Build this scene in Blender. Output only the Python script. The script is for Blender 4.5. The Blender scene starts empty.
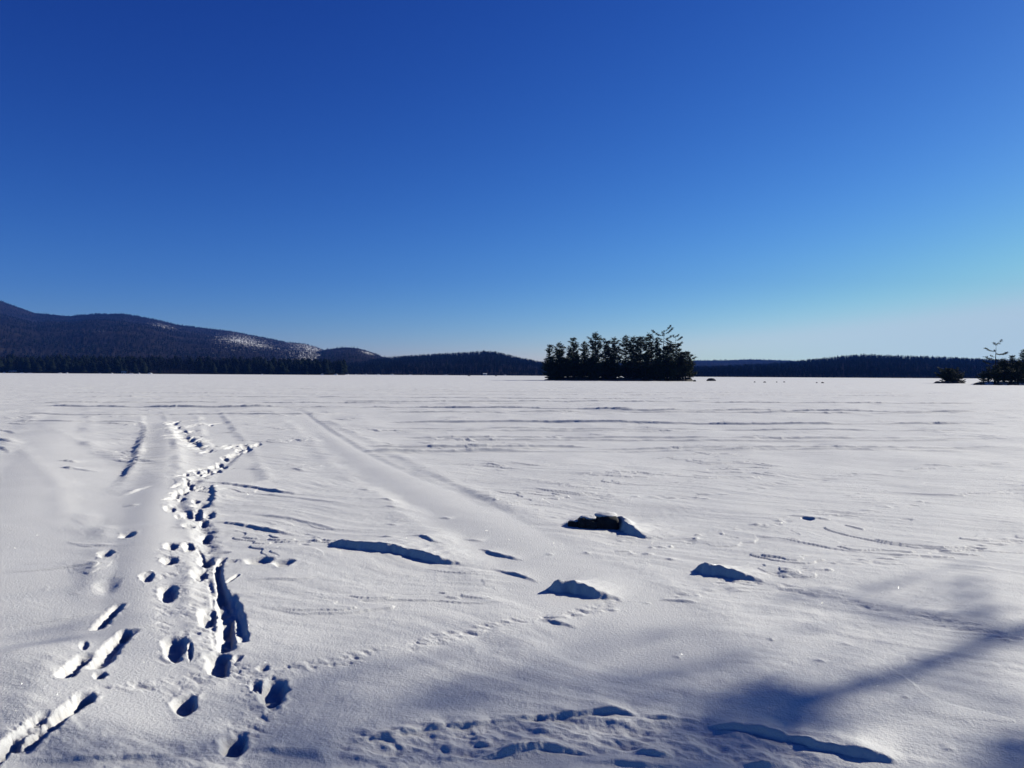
import bpy, bmesh, math, random
import numpy as np
from mathutils import Vector, Matrix, noise as mnoise

R = math.radians
sc = bpy.context.scene
COL = sc.collection

# ------------------------------------------------------------------ camera
F_PX = 773.0
CAM_H = 1.75
ROLL = R(0.34)
PITCH = math.atan((384 - 374.5) / F_PX)
cam_d = bpy.data.cameras.new('camera')
cam_d.sensor_width = 36.0
cam_d.lens = 36.0 * F_PX / 1024.0
cam_d.clip_start = 0.05
cam_d.clip_end = 30000
cam = bpy.data.objects.new('camera', cam_d)
COL.objects.link(cam)
CAM_M = Matrix.Rotation(math.pi / 2 - PITCH, 4, 'X') @ Matrix.Rotation(ROLL, 4, 'Z')
cam.matrix_world = Matrix.Translation((0, 0, CAM_H)) @ CAM_M
sc.camera = cam
MC = np.array(CAM_M.to_3x3())

# ------------------------------------------------------------------ light
SUN_AZ = R(58)          # to the right of the view direction (+Y)
SUN_EL = R(25)
SUN_H = np.array([math.sin(SUN_AZ), math.cos(SUN_AZ)])
SUN_V = Vector((math.sin(SUN_AZ) * math.cos(SUN_EL), math.cos(SUN_AZ) * math.cos(SUN_EL), math.sin(SUN_EL)))
sun_d = bpy.data.lights.new('sun', 'SUN')
sun_d.energy = 5.0
sun_d.angle = R(0.53)
sun_d.color = (1.0, 0.955, 0.82)
sun = bpy.data.objects.new('sun', sun_d)
sun.rotation_euler = (-SUN_V).to_track_quat('-Z', 'Y').to_euler()
COL.objects.link(sun)

w = bpy.data.worlds.new('World')
sc.world = w
w.use_nodes = True
nt = w.node_tree
bg = nt.nodes['Background']
sky = nt.nodes.new('ShaderNodeTexSky')
sky.sky_type = 'NISHITA'
sky.sun_disc = False
sky.sun_elevation = SUN_EL
sky.sun_rotation = SUN_AZ
sky.altitude = 100
sky.air_density = 1.0
sky.dust_density = 0.15
sky.ozone_density = 3.0
SKY_S = 0.065
# deep, dry winter blue: each channel of the sky gets its own contrast
sep = nt.nodes.new('ShaderNodeSeparateColor')
cmb = nt.nodes.new('ShaderNodeCombineColor')
nt.links.new(sky.outputs[0], sep.inputs[0])
tcw = nt.nodes.new('ShaderNodeTexCoord'); spw = nt.nodes.new('ShaderNodeSeparateXYZ')
elev = nt.nodes.new('ShaderNodeMath'); elev.operation = 'MAXIMUM'; elev.inputs[1].default_value = 0.0
nt.links.new(tcw.outputs['Generated'], spw.inputs[0]); nt.links.new(spw.outputs[2], elev.inputs[0])
for ch, pw, k, cap in ((0, 2.3, 3.3, 0.57), (1, 2.0, 2.62, 0.75), (2, 1.25, 1.6, 0.80)):
    m1 = nt.nodes.new('ShaderNodeMath'); m1.operation = 'MULTIPLY'; m1.inputs[1].default_value = SKY_S
    m0 = nt.nodes.new('ShaderNodeMath'); m0.operation = 'MINIMUM'; m0.inputs[1].default_value = 0.75
    m2 = nt.nodes.new('ShaderNodeMath'); m2.operation = 'POWER'; m2.inputs[1].default_value = pw
    m3 = nt.nodes.new('ShaderNodeMath'); m3.operation = 'MULTIPLY'; m3.inputs[1].default_value = k
    m4 = nt.nodes.new('ShaderNodeMath'); m4.operation = 'SMOOTH_MIN'; m4.inputs[1].default_value = cap; m4.inputs[2].default_value = 0.16 * cap / 0.6
    m5 = nt.nodes.new('ShaderNodeMath'); m5.operation = 'DIVIDE'; m5.inputs[1].default_value = SKY_S
    nt.links.new(sep.outputs[ch], m1.inputs[0]); nt.links.new(m1.outputs[0], m0.inputs[0])
    nt.links.new(m0.outputs[0], m2.inputs[0]); nt.links.new(m2.outputs[0], m3.inputs[0])
    nt.links.new(m3.outputs[0], m4.inputs[0]); nt.links.new(m4.outputs[0], m5.inputs[0])
    nt.links.new(m5.outputs[0], cmb.inputs[ch])
    if ch == 2:      # paler, bluer air low over the horizon
        e1 = nt.nodes.new('ShaderNodeMath'); e1.operation = 'MULTIPLY'; e1.inputs[1].default_value = -9.0
        e2 = nt.nodes.new('ShaderNodeMath'); e2.operation = 'EXPONENT'
        e3 = nt.nodes.new('ShaderNodeMath'); e3.operation = 'MULTIPLY_ADD'; e3.inputs[1].default_value = 0.36; e3.inputs[2].default_value = 1.0
        e4 = nt.nodes.new('ShaderNodeMath'); e4.operation = 'MULTIPLY'
        nt.links.new(elev.outputs[0], e1.inputs[0])
        nt.links.new(e1.outputs[0], e2.inputs[0]); nt.links.new(e2.outputs[0], e3.inputs[0])
        nt.links.new(m3.outputs[0], e4.inputs[0]); nt.links.new(e3.outputs[0], e4.inputs[1])
        nt.links.new(e4.outputs[0], m4.inputs[0])
# dark winter zenith, dimmed above the view to deepen the snow shadows
zr = nt.nodes.new('ShaderNodeMapRange'); zr.interpolation_type = 'SMOOTHSTEP'
for k_, v_ in ((1, 0.42), (2, 0.9), (3, 1.0), (4, 0.28)):
    zr.inputs[k_].default_value = v_
nt.links.new(elev.outputs[0], zr.inputs[0])
zm = nt.nodes.new('ShaderNodeVectorMath'); zm.operation = 'SCALE'
nt.links.new(cmb.outputs[0], zm.inputs[0]); nt.links.new(zr.outputs[0], zm.inputs['Scale'])
nt.links.new(zm.outputs[0], bg.inputs[0])
bg.inputs[1].default_value = SKY_S

sc.view_settings.view_transform = 'Standard'
sc.view_settings.look = 'None'
sc.view_settings.exposure = 0.12
sc.view_settings.gamma = 1.0
sc.render.engine = 'CYCLES'
sc.cycles.max_bounces = 6
sc.cycles.diffuse_bounces = 0
sc.cycles.glossy_bounces = 2
sc.cycles.volume_bounces = 0
sc.cycles.use_denoising = True
sc.cycles.sample_clamp_indirect = 3.0


# ------------------------------------------------------------------ helpers
def px_dir(u, v):
    d = np.array([(u - 512) / F_PX, (384 - v) / F_PX, -1.0])
    return MC @ d


def gp(u, v, z=0.0):
    """photo pixel -> point on the snow plane"""
    d = px_dir(u, v)
    t = (z - CAM_H) / d[2]
    return np.array([d[0] * t, d[1] * t])


def hor(u):
    return 374.5 + (u - 512) * math.tan(ROLL)


def at_depth(u, y):
    """x for photo column u at distance y"""
    d = px_dir(u, hor(u))
    return d[0] / d[1] * y


def h_at(u, v, y):
    d = px_dir(u, v)
    return CAM_H + d[2] / d[1] * y


def tag(o, label, cat, group=None):
    o['label'] = label
    o['category'] = cat
    if group:
        o['group'] = group
    return o


def kind(o, k):
    o['kind'] = k
    return o


def empty(name, loc, label, cat, group=None, rz=0.0):
    o = bpy.data.objects.new(name, None)
    o.empty_display_size = 0.2
    o.location = loc
    o.rotation_euler = (0, 0, rz)
    COL.objects.link(o)
    return tag(o, label, cat, group)


def mesh_np(name, V, Fs, mat=None, smooth=False):
    """V (n,3); Fs (m,k) with constant k"""
    V = np.asarray(V, dtype=np.float32)
    Fs = np.asarray(Fs, dtype=np.int32)
    me = bpy.data.meshes.new(name)
    k = Fs.shape[1]
    me.vertices.add(len(V))
    me.vertices.foreach_set('co', V.ravel())
    me.loops.add(Fs.size)
    me.loops.foreach_set('vertex_index', Fs.ravel())
    me.polygons.add(len(Fs))
    me.polygons.foreach_set('loop_start', np.arange(0, Fs.size, k, dtype=np.int32))
    me.polygons.foreach_set('loop_total', np.full(len(Fs), k, dtype=np.int32))
    if smooth:
        me.polygons.foreach_set('use_smooth', np.ones(len(Fs), dtype=bool))
    me.update(calc_edges=True)
    me.validate()
    if mat:
        me.materials.append(mat)
    return me


def link(name, me, parent=None):
    o = bpy.data.objects.new(name, me)
    COL.objects.link(o)
    if parent:
        o.parent = parent
    return o


def bm_obj(name, bm, mat, parent=None, smooth=False):
    me = bpy.data.meshes.new(name)
    bm.to_mesh(me)
    bm.free()
    if smooth:
        for p in me.polygons:
            p.use_smooth = True
    me.materials.append(mat)
    return link(name, me, parent)


# ---- numpy gradient noise
def _hash(ix, iy, seed):
    n = (ix.astype(np.int64) * 374761393 + iy.astype(np.int64) * 668265263 + seed * 974634777) & 0xffffffff
    n = ((n ^ (n >> 13)) * 1274126177) & 0xffffffff
    return (n ^ (n >> 16)) & 0xffff


def perlin(x, y, seed=0):
    ix = np.floor(x); iy = np.floor(y)
    fx = x - ix; fy = y - iy
    ux = fx * fx * fx * (fx * (fx * 6 - 15) + 10)
    uy = fy * fy * fy * (fy * (fy * 6 - 15) + 10)

    def g(dx, dy):
        a = _hash(ix + dx, iy + dy, seed) * (2 * math.pi / 65536.0)
        return np.cos(a) * (fx - dx) + np.sin(a) * (fy - dy)
    a = g(0, 0) * (1 - ux) + g(1, 0) * ux
    b = g(0, 1) * (1 - ux) + g(1, 1) * ux
    return (a * (1 - uy) + b * uy) * 1.5


def fbm(x, y, seed=0, octv=3):
    s = 0; a = 1.0; t = 0
    for i in range(octv):
        s = s + a * perlin(x * 2 ** i, y * 2 ** i, seed + i * 17)
        t += a
        a *= 0.5
    return s / t


def sstep(a, b, x):
    t = np.clip((x - a) / (b - a), 0, 1)
    return t * t * (3 - 2 * t)


# ------------------------------------------------------------------ materials
def new_mat(name, base, rough=0.8, spec=0.3):
    m = bpy.data.materials.new(name)
    m.use_nodes = True
    p = m.node_tree.nodes['Principled BSDF']
    p.inputs['Base Color'].default_value = (*base, 1)
    p.inputs['Roughness'].default_value = rough
    p.inputs['Specular IOR Level'].default_value = spec
    return m, m.node_tree, p


def noise_col(m, c1, c2, scale, lo=0.35, hi=0.65, detail=4, extra=None):
    nt = m.node_tree
    p = nt.nodes['Principled BSDF']
    tc = nt.nodes.new('ShaderNodeTexCoord')
    n = nt.nodes.new('ShaderNodeTexNoise')
    n.inputs['Scale'].default_value = scale
    n.inputs['Detail'].default_value = detail
    r = nt.nodes.new('ShaderNodeValToRGB')
    r.color_ramp.elements[0].position = lo
    r.color_ramp.elements[0].color = (*c1, 1)
    r.color_ramp.elements[1].position = hi
    r.color_ramp.elements[1].color = (*c2, 1)
    nt.links.new(tc.outputs['Object'], n.inputs['Vector'])
    nt.links.new(n.outputs['Fac'], r.inputs['Fac'])
    nt.links.new(r.outputs['Color'], p.inputs['Base Color'])
    return r


def add_bump(m, scales, dist, strength=0.6):
    nt = m.node_tree
    p = nt.nodes['Principled BSDF']
    tc = nt.nodes.new('ShaderNodeTexCoord')
    last = None
    for s, d in zip(scales, dist):
        n = nt.nodes.new('ShaderNodeTexNoise')
        n.inputs['Scale'].default_value = s
        n.inputs['Detail'].default_value = 3
        nt.links.new(tc.outputs['Object'], n.inputs['Vector'])
        b = nt.nodes.new('ShaderNodeBump')
        b.inputs['Strength'].default_value = strength
        b.inputs['Distance'].default_value = d
        nt.links.new(n.outputs['Fac'], b.inputs['Height'])
        if last:
            nt.links.new(last.outputs[0], b.inputs['Normal'])
        last = b
    nt.links.new(last.outputs[0], p.inputs['Normal'])


M_SNOW, _, _ = new_mat('snow', (0.87, 0.86, 0.83), 0.65, 0.2)
noise_col(M_SNOW, (0.86, 0.855, 0.85), (0.89, 0.885, 0.88), 1.3)
add_bump(M_SNOW, (60.0, 230.0), (0.009, 0.0055), 0.52)
M_SNOWFAR, _, _ = new_mat('far_snow', (0.80, 0.81, 0.84), 0.8, 0.2)
M_NEEDLE, _, _ = new_mat('pine_needles', (0.02, 0.035, 0.018), 0.7, 0.2)
noise_col(M_NEEDLE, (0.024, 0.040, 0.020), (0.058, 0.085, 0.040), 0.9)
M_NEEDLE_RED, _, _ = new_mat('dry_needles', (0.06, 0.045, 0.03), 0.8, 0.2)
noise_col(M_NEEDLE_RED, (0.03, 0.028, 0.018), (0.07, 0.055, 0.035), 0.9)
M_BARK, _, _ = new_mat('bark', (0.06, 0.048, 0.04), 0.9, 0.2)
noise_col(M_BARK, (0.03, 0.024, 0.02), (0.09, 0.075, 0.062), 6.0)
M_CONIFER, _, _ = new_mat('far_conifers', (0.02, 0.03, 0.018), 1.0, 0.0)
noise_col(M_CONIFER, (0.006, 0.010, 0.008), (0.014, 0.019, 0.014), 0.05)
M_HARDWOOD, _, _ = new_mat('bare_hardwood', (0.06, 0.05, 0.05), 1.0, 0.0)
noise_col(M_HARDWOOD, (0.006, 0.007, 0.009), (0.011, 0.012, 0.015), 0.03)
M_ROCK, _, _ = new_mat('granite', (0.11, 0.105, 0.10), 0.85, 0.3)
noise_col(M_ROCK, (0.018, 0.019, 0.023), (0.05, 0.051, 0.055), 9.0)
add_bump(M_ROCK, (25.0,), (0.01,), 0.8)
M_FARROCK, _, _ = new_mat('shore_granite', (0.08, 0.078, 0.075), 0.9, 0.2)
noise_col(M_FARROCK, (0.05, 0.048, 0.046), (0.14, 0.135, 0.13), 1.2)
M_CABIN, _, _ = new_mat('cabin_boards', (0.16, 0.12, 0.10), 0.8)
noise_col(M_CABIN, (0.12, 0.09, 0.07), (0.2, 0.16, 0.13), 1.5)
M_WHITEWALL, _, _ = new_mat('white_paint', (0.78, 0.78, 0.76), 0.6)
noise_col(M_WHITEWALL, (0.72, 0.72, 0.70), (0.8, 0.8, 0.78), 2.0)
M_GLASS, _, _ = new_mat('window_glass', (0.02, 0.025, 0.03), 0.1, 0.5)
M_FLAKE, _, _p = new_mat('frost_crystal', (0.95, 0.96, 1.0), 0.3, 1.0)
_p.inputs['Metallic'].default_value = 1.0


# mountain: forest floor with snow showing through near the open ledges
def mountain_mat(name, dark1, dark2, snow_lo, snow_hi, scale):
    m, nt, p = new_mat(name, dark1, 1.0, 0.0)
    tc = nt.nodes.new('ShaderNodeTexCoord')
    n1 = nt.nodes.new('ShaderNodeTexNoise'); n1.inputs['Scale'].default_value = scale; n1.inputs['Detail'].default_value = 6
    n2 = nt.nodes.new('ShaderNodeTexNoise'); n2.inputs['Scale'].default_value = scale * 11; n2.inputs['Detail'].default_value = 8
    n2.inputs['Roughness'].default_value = 0.62
    at = nt.nodes.new('ShaderNodeAttribute'); at.attribute_name = 'ledge'
    r = nt.nodes.new('ShaderNodeValToRGB')
    r.color_ramp.elements[0].position = 0.38; r.color_ramp.elements[0].color = (*dark1, 1)
    r.color_ramp.elements[1].position = 0.62; r.color_ramp.elements[1].color = (*dark2, 1)
    add = nt.nodes.new('ShaderNodeMath'); add.operation = 'ADD'
    mr = nt.nodes.new('ShaderNodeMapRange')
    mr.inputs[1].default_value = snow_lo; mr.inputs[2].default_value = snow_hi
    mx = nt.nodes.new('ShaderNodeMix'); mx.data_type = 'RGBA'
    nt.links.new(tc.outputs['Object'], n1.inputs['Vector'])
    nt.links.new(tc.outputs['Object'], n2.inputs['Vector'])
    nt.links.new(n1.outputs['Fac'], r.inputs['Fac'])
    nt.links.new(n2.outputs['Fac'], add.inputs[0])
    nt.links.new(at.outputs['Fac'], add.inputs[1])
    nt.links.new(add.outputs[0], mr.inputs[0])
    nt.links.new(mr.outputs[0], mx.inputs['Factor'])
    nt.links.new(r.outputs['Color'], mx.inputs['A'])
    mx.inputs['B'].default_value = (0.72, 0.73, 0.76, 1)
    nt.links.new(mx.outputs['Result'], p.inputs['Base Color'])
    return m


M_MOUNT = mountain_mat('mountain_woods', (0.013, 0.012, 0.014), (0.027, 0.024, 0.027), 0.83, 1.0, 0.008)
M_HILL = mountain_mat('hill_woods', (0.012, 0.012, 0.013), (0.024, 0.022, 0.024), 1.1, 1.3, 0.012)

# ------------------------------------------------------------------ snow sheet of the lake
print('building snow')
az = np.concatenate([
    np.radians(np.arange(-180, -60, 5.0)),
    np.radians(np.arange(-60, -37, 0.35)),
    np.radians(np.arange(-37, 37, 0.054)),
    np.radians(np.arange(37, 60, 0.35)),
    np.radians(np.arange(60, 180, 5.0)),
])
rr = [0.4, 0.9, 1.4, 1.9, 2.3, 2.6, 2.8]
while rr[-1] < 26:
    rr.append(rr[-1] * 1.0026)
while rr[-1] < 60:
    rr.append(rr[-1] * 1.0019)
while rr[-1] < 110:
    rr.append(rr[-1] * 1.0032)
while rr[-1] < 300:
    rr.append(rr[-1] * 1.012)
while rr[-1] < 5900:
    rr.append(rr[-1] * 1.08)
rr = np.array(rr)
NA, NR = len(az), len(rr)
RR, AA = np.meshgrid(rr, az, indexing='ij')
X = (RR * np.sin(AA)).ravel()
Y = (RR * np.cos(AA)).ravel()
RAD = RR.ravel()
Z = np.zeros_like(X)

near = np.nonzero(RAD < 320)[0]
xn, yn, rn = X[near], Y[near], RAD[near]
zn = np.zeros_like(xn)

# broad swells, wind-packed drifts, sastrugi
fade_far = np.clip(rn / 12.0, 0.55, 1.2)
zn += 0.030 * fbm(xn / 4.5, yn / 4.5, 3, 2) * fade_far
zn += 0.034 * fbm(xn / 2.4 + 2, yn / 2.4, 7, 2) * np.clip(rn / 6, .7, 1.3)
zn += 0.014 * fbm(xn / 1.3 + 5, yn / 1.3, 11, 3)
wd = np.array([0.86, -0.51])                      # wind-carved grain
ca = (xn * wd[0] + yn * wd[1]); cb = (-xn * wd[1] + yn * wd[0])
wob = 0.35 * perlin(xn / 1.7, yn / 1.7, 40)
s1 = fbm(ca / 1.5, (cb + wob) / 0.26, 21, 3)
zn += 0.010 * s1
# thin crust plates: soft terraces with sharper down-sun edges
pl = fbm(ca / 1.2 + 9, (cb + wob * 1.5) / 0.5, 51, 3)
patch = sstep(-0.05, 0.35, fbm(xn / 3.1, yn / 3.1, 77, 2))
edge = sstep(0.10, 0.125, pl) * 0.010 + sstep(0.30, 0.32, pl) * 0.010
zn += edge * patch * np.clip(rn / 6.0, 0.35, 1.1)
# far wind lanes (25-300 m)
ln = fbm(xn / 14.0, yn / 3.2, 91, 3)
zn += np.clip((rn - 14) / 30.0, 0, 1) * (0.015 * sstep(0.12, 0.22, ln) + 0.012 * fbm(xn / 5, yn / 1.5, 95, 2))
# fine grain
zn += 0.0035 * fbm(xn / 0.10, yn / 0.10, 31, 2) * (rn < 16) * (0.5 + 0.5 * sstep(-0.2, 0.3, fbm(xn / 0.9, yn / 0.9, 33, 2)))


def box(xmin, xmax, ymin, ymax):
    return np.nonzero((xn > xmin) & (xn < xmax) & (yn > ymin) & (yn < ymax))[0]


def poly_dist(P, x, y):
    """signed distance to polyline (positive on its left), parameter 0-1 along it"""
    best = np.full(x.shape, 1e9); sd = np.zeros_like(x); tt = np.zeros_like(x)
    seg = np.linalg.norm(np.diff(P, axis=0), axis=1)
    cum = np.concatenate([[0], np.cumsum(seg)])
    for i in range(len(P) - 1):
        a, b = P[i], P[i + 1]
        d = b - a
        L = max(seg[i], 1e-6)
        t = np.clip(((x - a[0]) * d[0] + (y - a[1]) * d[1]) / L ** 2, 0, 1)
        qx = x - (a[0] + d[0] * t); qy = y - (a[1] + d[1] * t)
        dist = np.hypot(qx, qy)
        cr = d[0] * (y - a[1]) - d[1] * (x - a[0])
        m = dist < best
        best[m] = dist[m]
        sd[m] = (np.sign(cr) * dist)[m]
        tt[m] = ((cum[i] + t * L) / cum[-1])[m]
    return best, sd, tt, cum[-1]


def densify(pts, n=8):
    """pixel polyline -> smooth ground polyline"""
    g = np.array([gp(*p) for p in pts])
    for _ in range(3 if len(g) > 2 else 0):
        a = g[:-1] * 0.75 + g[1:] * 0.25; b = g[:-1] * 0.25 + g[1:] * 0.75
        g = np.concatenate([g[:1], np.stack([a, b], 1).reshape(-1, 2), g[-1:]])
    return g


SEED = [100]


def scarp(pts, h, L=0.35, w=None, taper=0.25, rough=0.35, tl=None, tr=None):
    """a drift edge: steep shaded face along the pixel line, tailing off away from the viewer"""
    P = densify(pts)
    if w is None:
        w = max(0.02, 0.35 * h)
    w = max(w, 0.0062 * np.hypot(P[:, 0], P[:, 1]).mean())
    pad = L * 3.2
    ids = box(P[:, 0].min() - pad, P[:, 0].max() + pad, P[:, 1].min() - 0.3, P[:, 1].max() + pad)
    if len(ids) == 0:
        return
    SEED[0] += 1
    x, y = xn[ids], yn[ids]
    wb = (perlin(x / 0.22, y / 0.22, SEED[0]) * 0.7 + perlin(x / 0.07, y / 0.07, SEED[0] + 3) * 0.35) * min(h, 0.06)
    b, sd, t, Lp = poly_dist(P, x, y)
    if P[-1][0] < P[0][0]:
        sd = -sd
    # beyond the ends the distance turns round; let it die there
    tp = min(0.5, max(taper, 0.40 / max(Lp, 0.01)))
    ch = P[-1] - P[0]
    t = ((x - P[0][0]) * ch[0] + (y - P[0][1]) * ch[1]) / (ch @ ch)
    end = (t <= 0.0) | (t >= 1.0)
    t = np.clip(t, 0, 1)
    tf = t if P[-1][0] >= P[0][0] else 1 - t
    back = np.maximum(sd, 0) * 0.9 / max(Lp, 0.05)
    tl_, tr_ = (tl or tp), (tr or tp)
    e = (sstep(0, 1, tf / (tl_ + back)) * sstep(0, 1, (1 - tf) / (tr_ + back))) ** 0.65
    s = sd + wb
    hh = h * e * (1 - rough + rough * (1 + perlin(t * Lp / 0.3, t * 0 + 3.3, SEED[0] + 7) * 0.7 + perlin(t * Lp / 0.09, t * 0 + 7.3, SEED[0] + 8) * 0.5))
    prof = sstep(-w * 0.5, w * 0.5, s) * np.exp(-np.maximum(s, 0) / L)
    zn[ids] += np.where(end, 0, hh * prof)


def trough(pts, wid, dep, rim=0.25, taper=0.12, rough=0.3, soft=0.35):
    """a furrow or groove along a pixel line; wid in metres"""
    P = densify(pts)
    pad = wid * 2.5
    ids = box(P[:, 0].min() - pad, P[:, 0].max() + pad, P[:, 1].min() - pad, P[:, 1].max() + pad)
    if len(ids) == 0:
        return
    SEED[0] += 1
    x, y = xn[ids], yn[ids]
    b, sd, t, Lp = poly_dist(P, x, y)
    nz = perlin(x / (wid * 0.8), y / (wid * 0.8), SEED[0])
    nf = perlin(x / (wid * 0.25), y / (wid * 0.25), SEED[0] + 5)
    r = b / (wid * 0.5) * (1 + 0.30 * rough * nz + 0.10 * rough * nf)
    e = np.clip(np.minimum(t, 1 - t) / taper, 0, 1) * 0.5 + 0.5
    rn_ = np.clip(0.4 + 1.2 * nz, 0, 1)
    zn[ids] += -dep * e * (1 - sstep(1 - soft, 1.0, r)) * (1 + 0.3 * nz * rough) \
        + dep * rim * 0.6 * rn_ * np.exp(-((r - 1.2) / 0.25) ** 2)


def hole(u, v, wpx, hpx, dep=0.08, rot=None, rim=0.10, sq=2.1, soft=0.56, rough=1.0):
    """boot hole centred on a pixel, size given in pixels"""
    c = gp(u, v)
    dep = dep * 0.64
    D = math.hypot(*c)
    W = wpx * D / F_PX
    L = max(hpx * D / F_PX * D / CAM_H * 0.92, W * 0.8)
    a = math.atan2(c[0], c[1]) if rot is None else R(rot)
    pad = max(W, L) * 1.2
    ids = box(c[0] - pad, c[0] + pad, c[1] - pad, c[1] + pad)
    if len(ids) == 0:
        return
    SEED[0] += 1
    x, y = xn[ids] - c[0], yn[ids] - c[1]
    p = x * math.cos(a) - y * math.sin(a)
    q = x * math.sin(a) + y * math.cos(a)
    # heel narrower than ball
    wv = W * (0.5 + 0.10 * np.sin(np.clip(q / L, -0.5, 0.5) * 2.6))
    r = (np.abs(p / wv) ** sq + np.abs(q / (L * 0.5)) ** sq) ** (1 / sq)
    nz = perlin(x / (W * 0.55), y / (W * 0.55), SEED[0])
    nf = perlin(x / 0.02, y / 0.02, SEED[0] + 3)
    nm = perlin(x / (W * 0.28) + 7, y / (W * 0.28), SEED[0] + 9)
    r = r * (1 + rough * (0.24 * nz + 0.05 * nm + 0.03 * nf))
    rim_n = np.clip(0.35 + 1.3 * perlin(x / (W * 0.45), y / (W * 0.45), SEED[0] + 21), 0, 1.2)
    zn[ids] += -dep * (1 - sstep(1 - soft, 1.02, r)) * (1 + 0.12 * nz + 0.08 * q / L) \
        + dep * rim * rim_n * np.exp(-((r - 1.15) / 0.16) ** 2)


def ridge(pts, wid, h, asym=1.0):
    P = densify(pts)
    pad = wid * 3
    ids = box(P[:, 0].min() - pad, P[:, 0].max() + pad, P[:, 1].min() - pad, P[:, 1].max() + pad)
    if len(ids) == 0:
        return
    x, y = xn[ids], yn[ids]
    b, sd, t, Lp = poly_dist(P, x, y)
    e = np.clip(np.minimum(t, 1 - t) / 0.15, 0, 1)
    sw = np.where(sd > 0, wid, wid * asym)
    zn[ids] += h * e * np.exp(-(sd / sw) ** 2)


def crumbs(pts, wid, amp, sc_=0.07, thr=0.0, seed=0):
    """broken, trampled strip along a line"""
    P = densify(pts)
    pad = wid * 1.2
    ids = box(P[:, 0].min() - pad, P[:, 0].max() + pad, P[:, 1].min() - pad, P[:, 1].max() + pad)
    if len(ids) == 0:
        return
    x, y = xn[ids], yn[ids]
    b, sd, t, Lp = poly_dist(P, x, y)
    sc_ = max(sc_, 0.0085 * np.hypot(P[:, 0], P[:, 1]).mean())
    n = fbm((x * .86 - y * .51) / (sc_ * 2.4), (x * .51 + y * .86) / (sc_ * 1.1), 300 + seed, 3)
    big = perlin(x / (sc_ * 5), y / (sc_ * 5), 340 + seed)
    m = (1 - sstep(0.3, 1.0, b / wid)) * sstep(thr - 0.25, thr + 0.15, big) * np.clip(np.minimum(t, 1 - t) / 0.05, 0, 1)
    zn[ids] += m * amp * 0.6 * (-sstep(0.0, 0.4, n) + 0.5 * sstep(0.05, 0.4, -n))


def dents(pts, n, wpx, hpx, dep, jit=3.0, seed=1, rim=0.12):
    """a row of small wind-softened prints"""
    rd = random.Random(seed)
    for i in range(n):
        f = (i + rd.uniform(-0.3, 0.3)) / max(1, n - 1) * (len(pts) - 1)
        f = min(max(f, 0), len(pts) - 1.001)
        k = int(f); g = f - k
        u = pts[k][0] * (1 - g) + pts[k + 1][0] * g + rd.gauss(0, jit)
        v = pts[k][1] * (1 - g) + pts[k + 1][1] * g + rd.gauss(0, jit * 0.3)
        s = rd.uniform(0.5, 1.9)
        scarp([(u - wpx * s * .6, v - .2), (u, v + rd.uniform(-.3, .5)), (u + wpx * s * .6, v + rd.uniform(-.2, .9))], dep * rd.uniform(0.35, 0.8), rd.uniform(.08, .22))


# --- old packed lanes: broad smooth bands where sleds flattened the crust
for ln_, wd_ in (([(286, 408), (336, 438), (395, 478), (455, 508), (520, 545), (590, 590), (640, 640)], 0.75), ([(150, 405), (160, 440), (150, 500), (142, 560), (136, 630), (122, 700), (100, 780)], 0.42),
                 ([(72, 402), (50, 440), (30, 490), (10, 560), (-20, 640)], 0.9), ([(0, 420), (60, 450), (110, 480), (140, 520)], 0.7), ([(205, 405), (225, 440), (236, 480)], 0.5)):
    P_ = densify(ln_)
    ids_ = box(P_[:, 0].min() - 2, P_[:, 0].max() + 2, P_[:, 1].min() - 2, P_[:, 1].max() + 2)
    b_, sd_, t_, L_ = poly_dist(P_, xn[ids_], yn[ids_])
    mk_ = 1 - sstep(0.5, 1.0, b_ / wd_ + 0.12 * perlin(xn[ids_] / .6, yn[ids_] / .6, 61))
    mk_ = mk_ * sstep(0.0, 0.45, t_) ; rim_ = sstep(0.05, 0.5, t_)
    low_ = 0.03 * fbm(xn[ids_] / 4.5, yn[ids_] / 4.5, 3, 2)
    zn[ids_] = zn[ids_] * (1 - 0.85 * mk_) + (low_ - 0.014) * mk_ * 0.85 + 0.010 * rim_ * np.exp(-((b_ / wd_ - 1.05) / 0.22) ** 2) * (0.6 + 0.8 * perlin(xn[ids_] / .9, yn[ids_] / .9, 66))
# --- old packed lanes and berms
ridge([(128, 768), (140, 690), (146, 630), (150, 560), (156, 500), (172, 462), (166, 420)], 0.34, 0.055, 1.0)
ridge([(20, 560), (30, 500), (40, 450), (60, 415)], 0.9, 0.07)
ridge([(320, 430), (350, 452), (420, 490), (500, 530), (560, 560), (640, 600)], 0.55, 0.035, 0.8)
ridge([(60, 768), (40, 700), (20, 640)], 0.35, 0.05)
LANE = [(142, 422), (144, 431), (139, 441), (137, 452), (133, 463), (127, 475), (114, 489), (98, 500)]
trough([(300, 408), (335, 436), (372, 456), (440, 484), (488, 500), (530, 520)], 0.5, 0.006, 0.0, 0.4, 1.0, 0.95)

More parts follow.
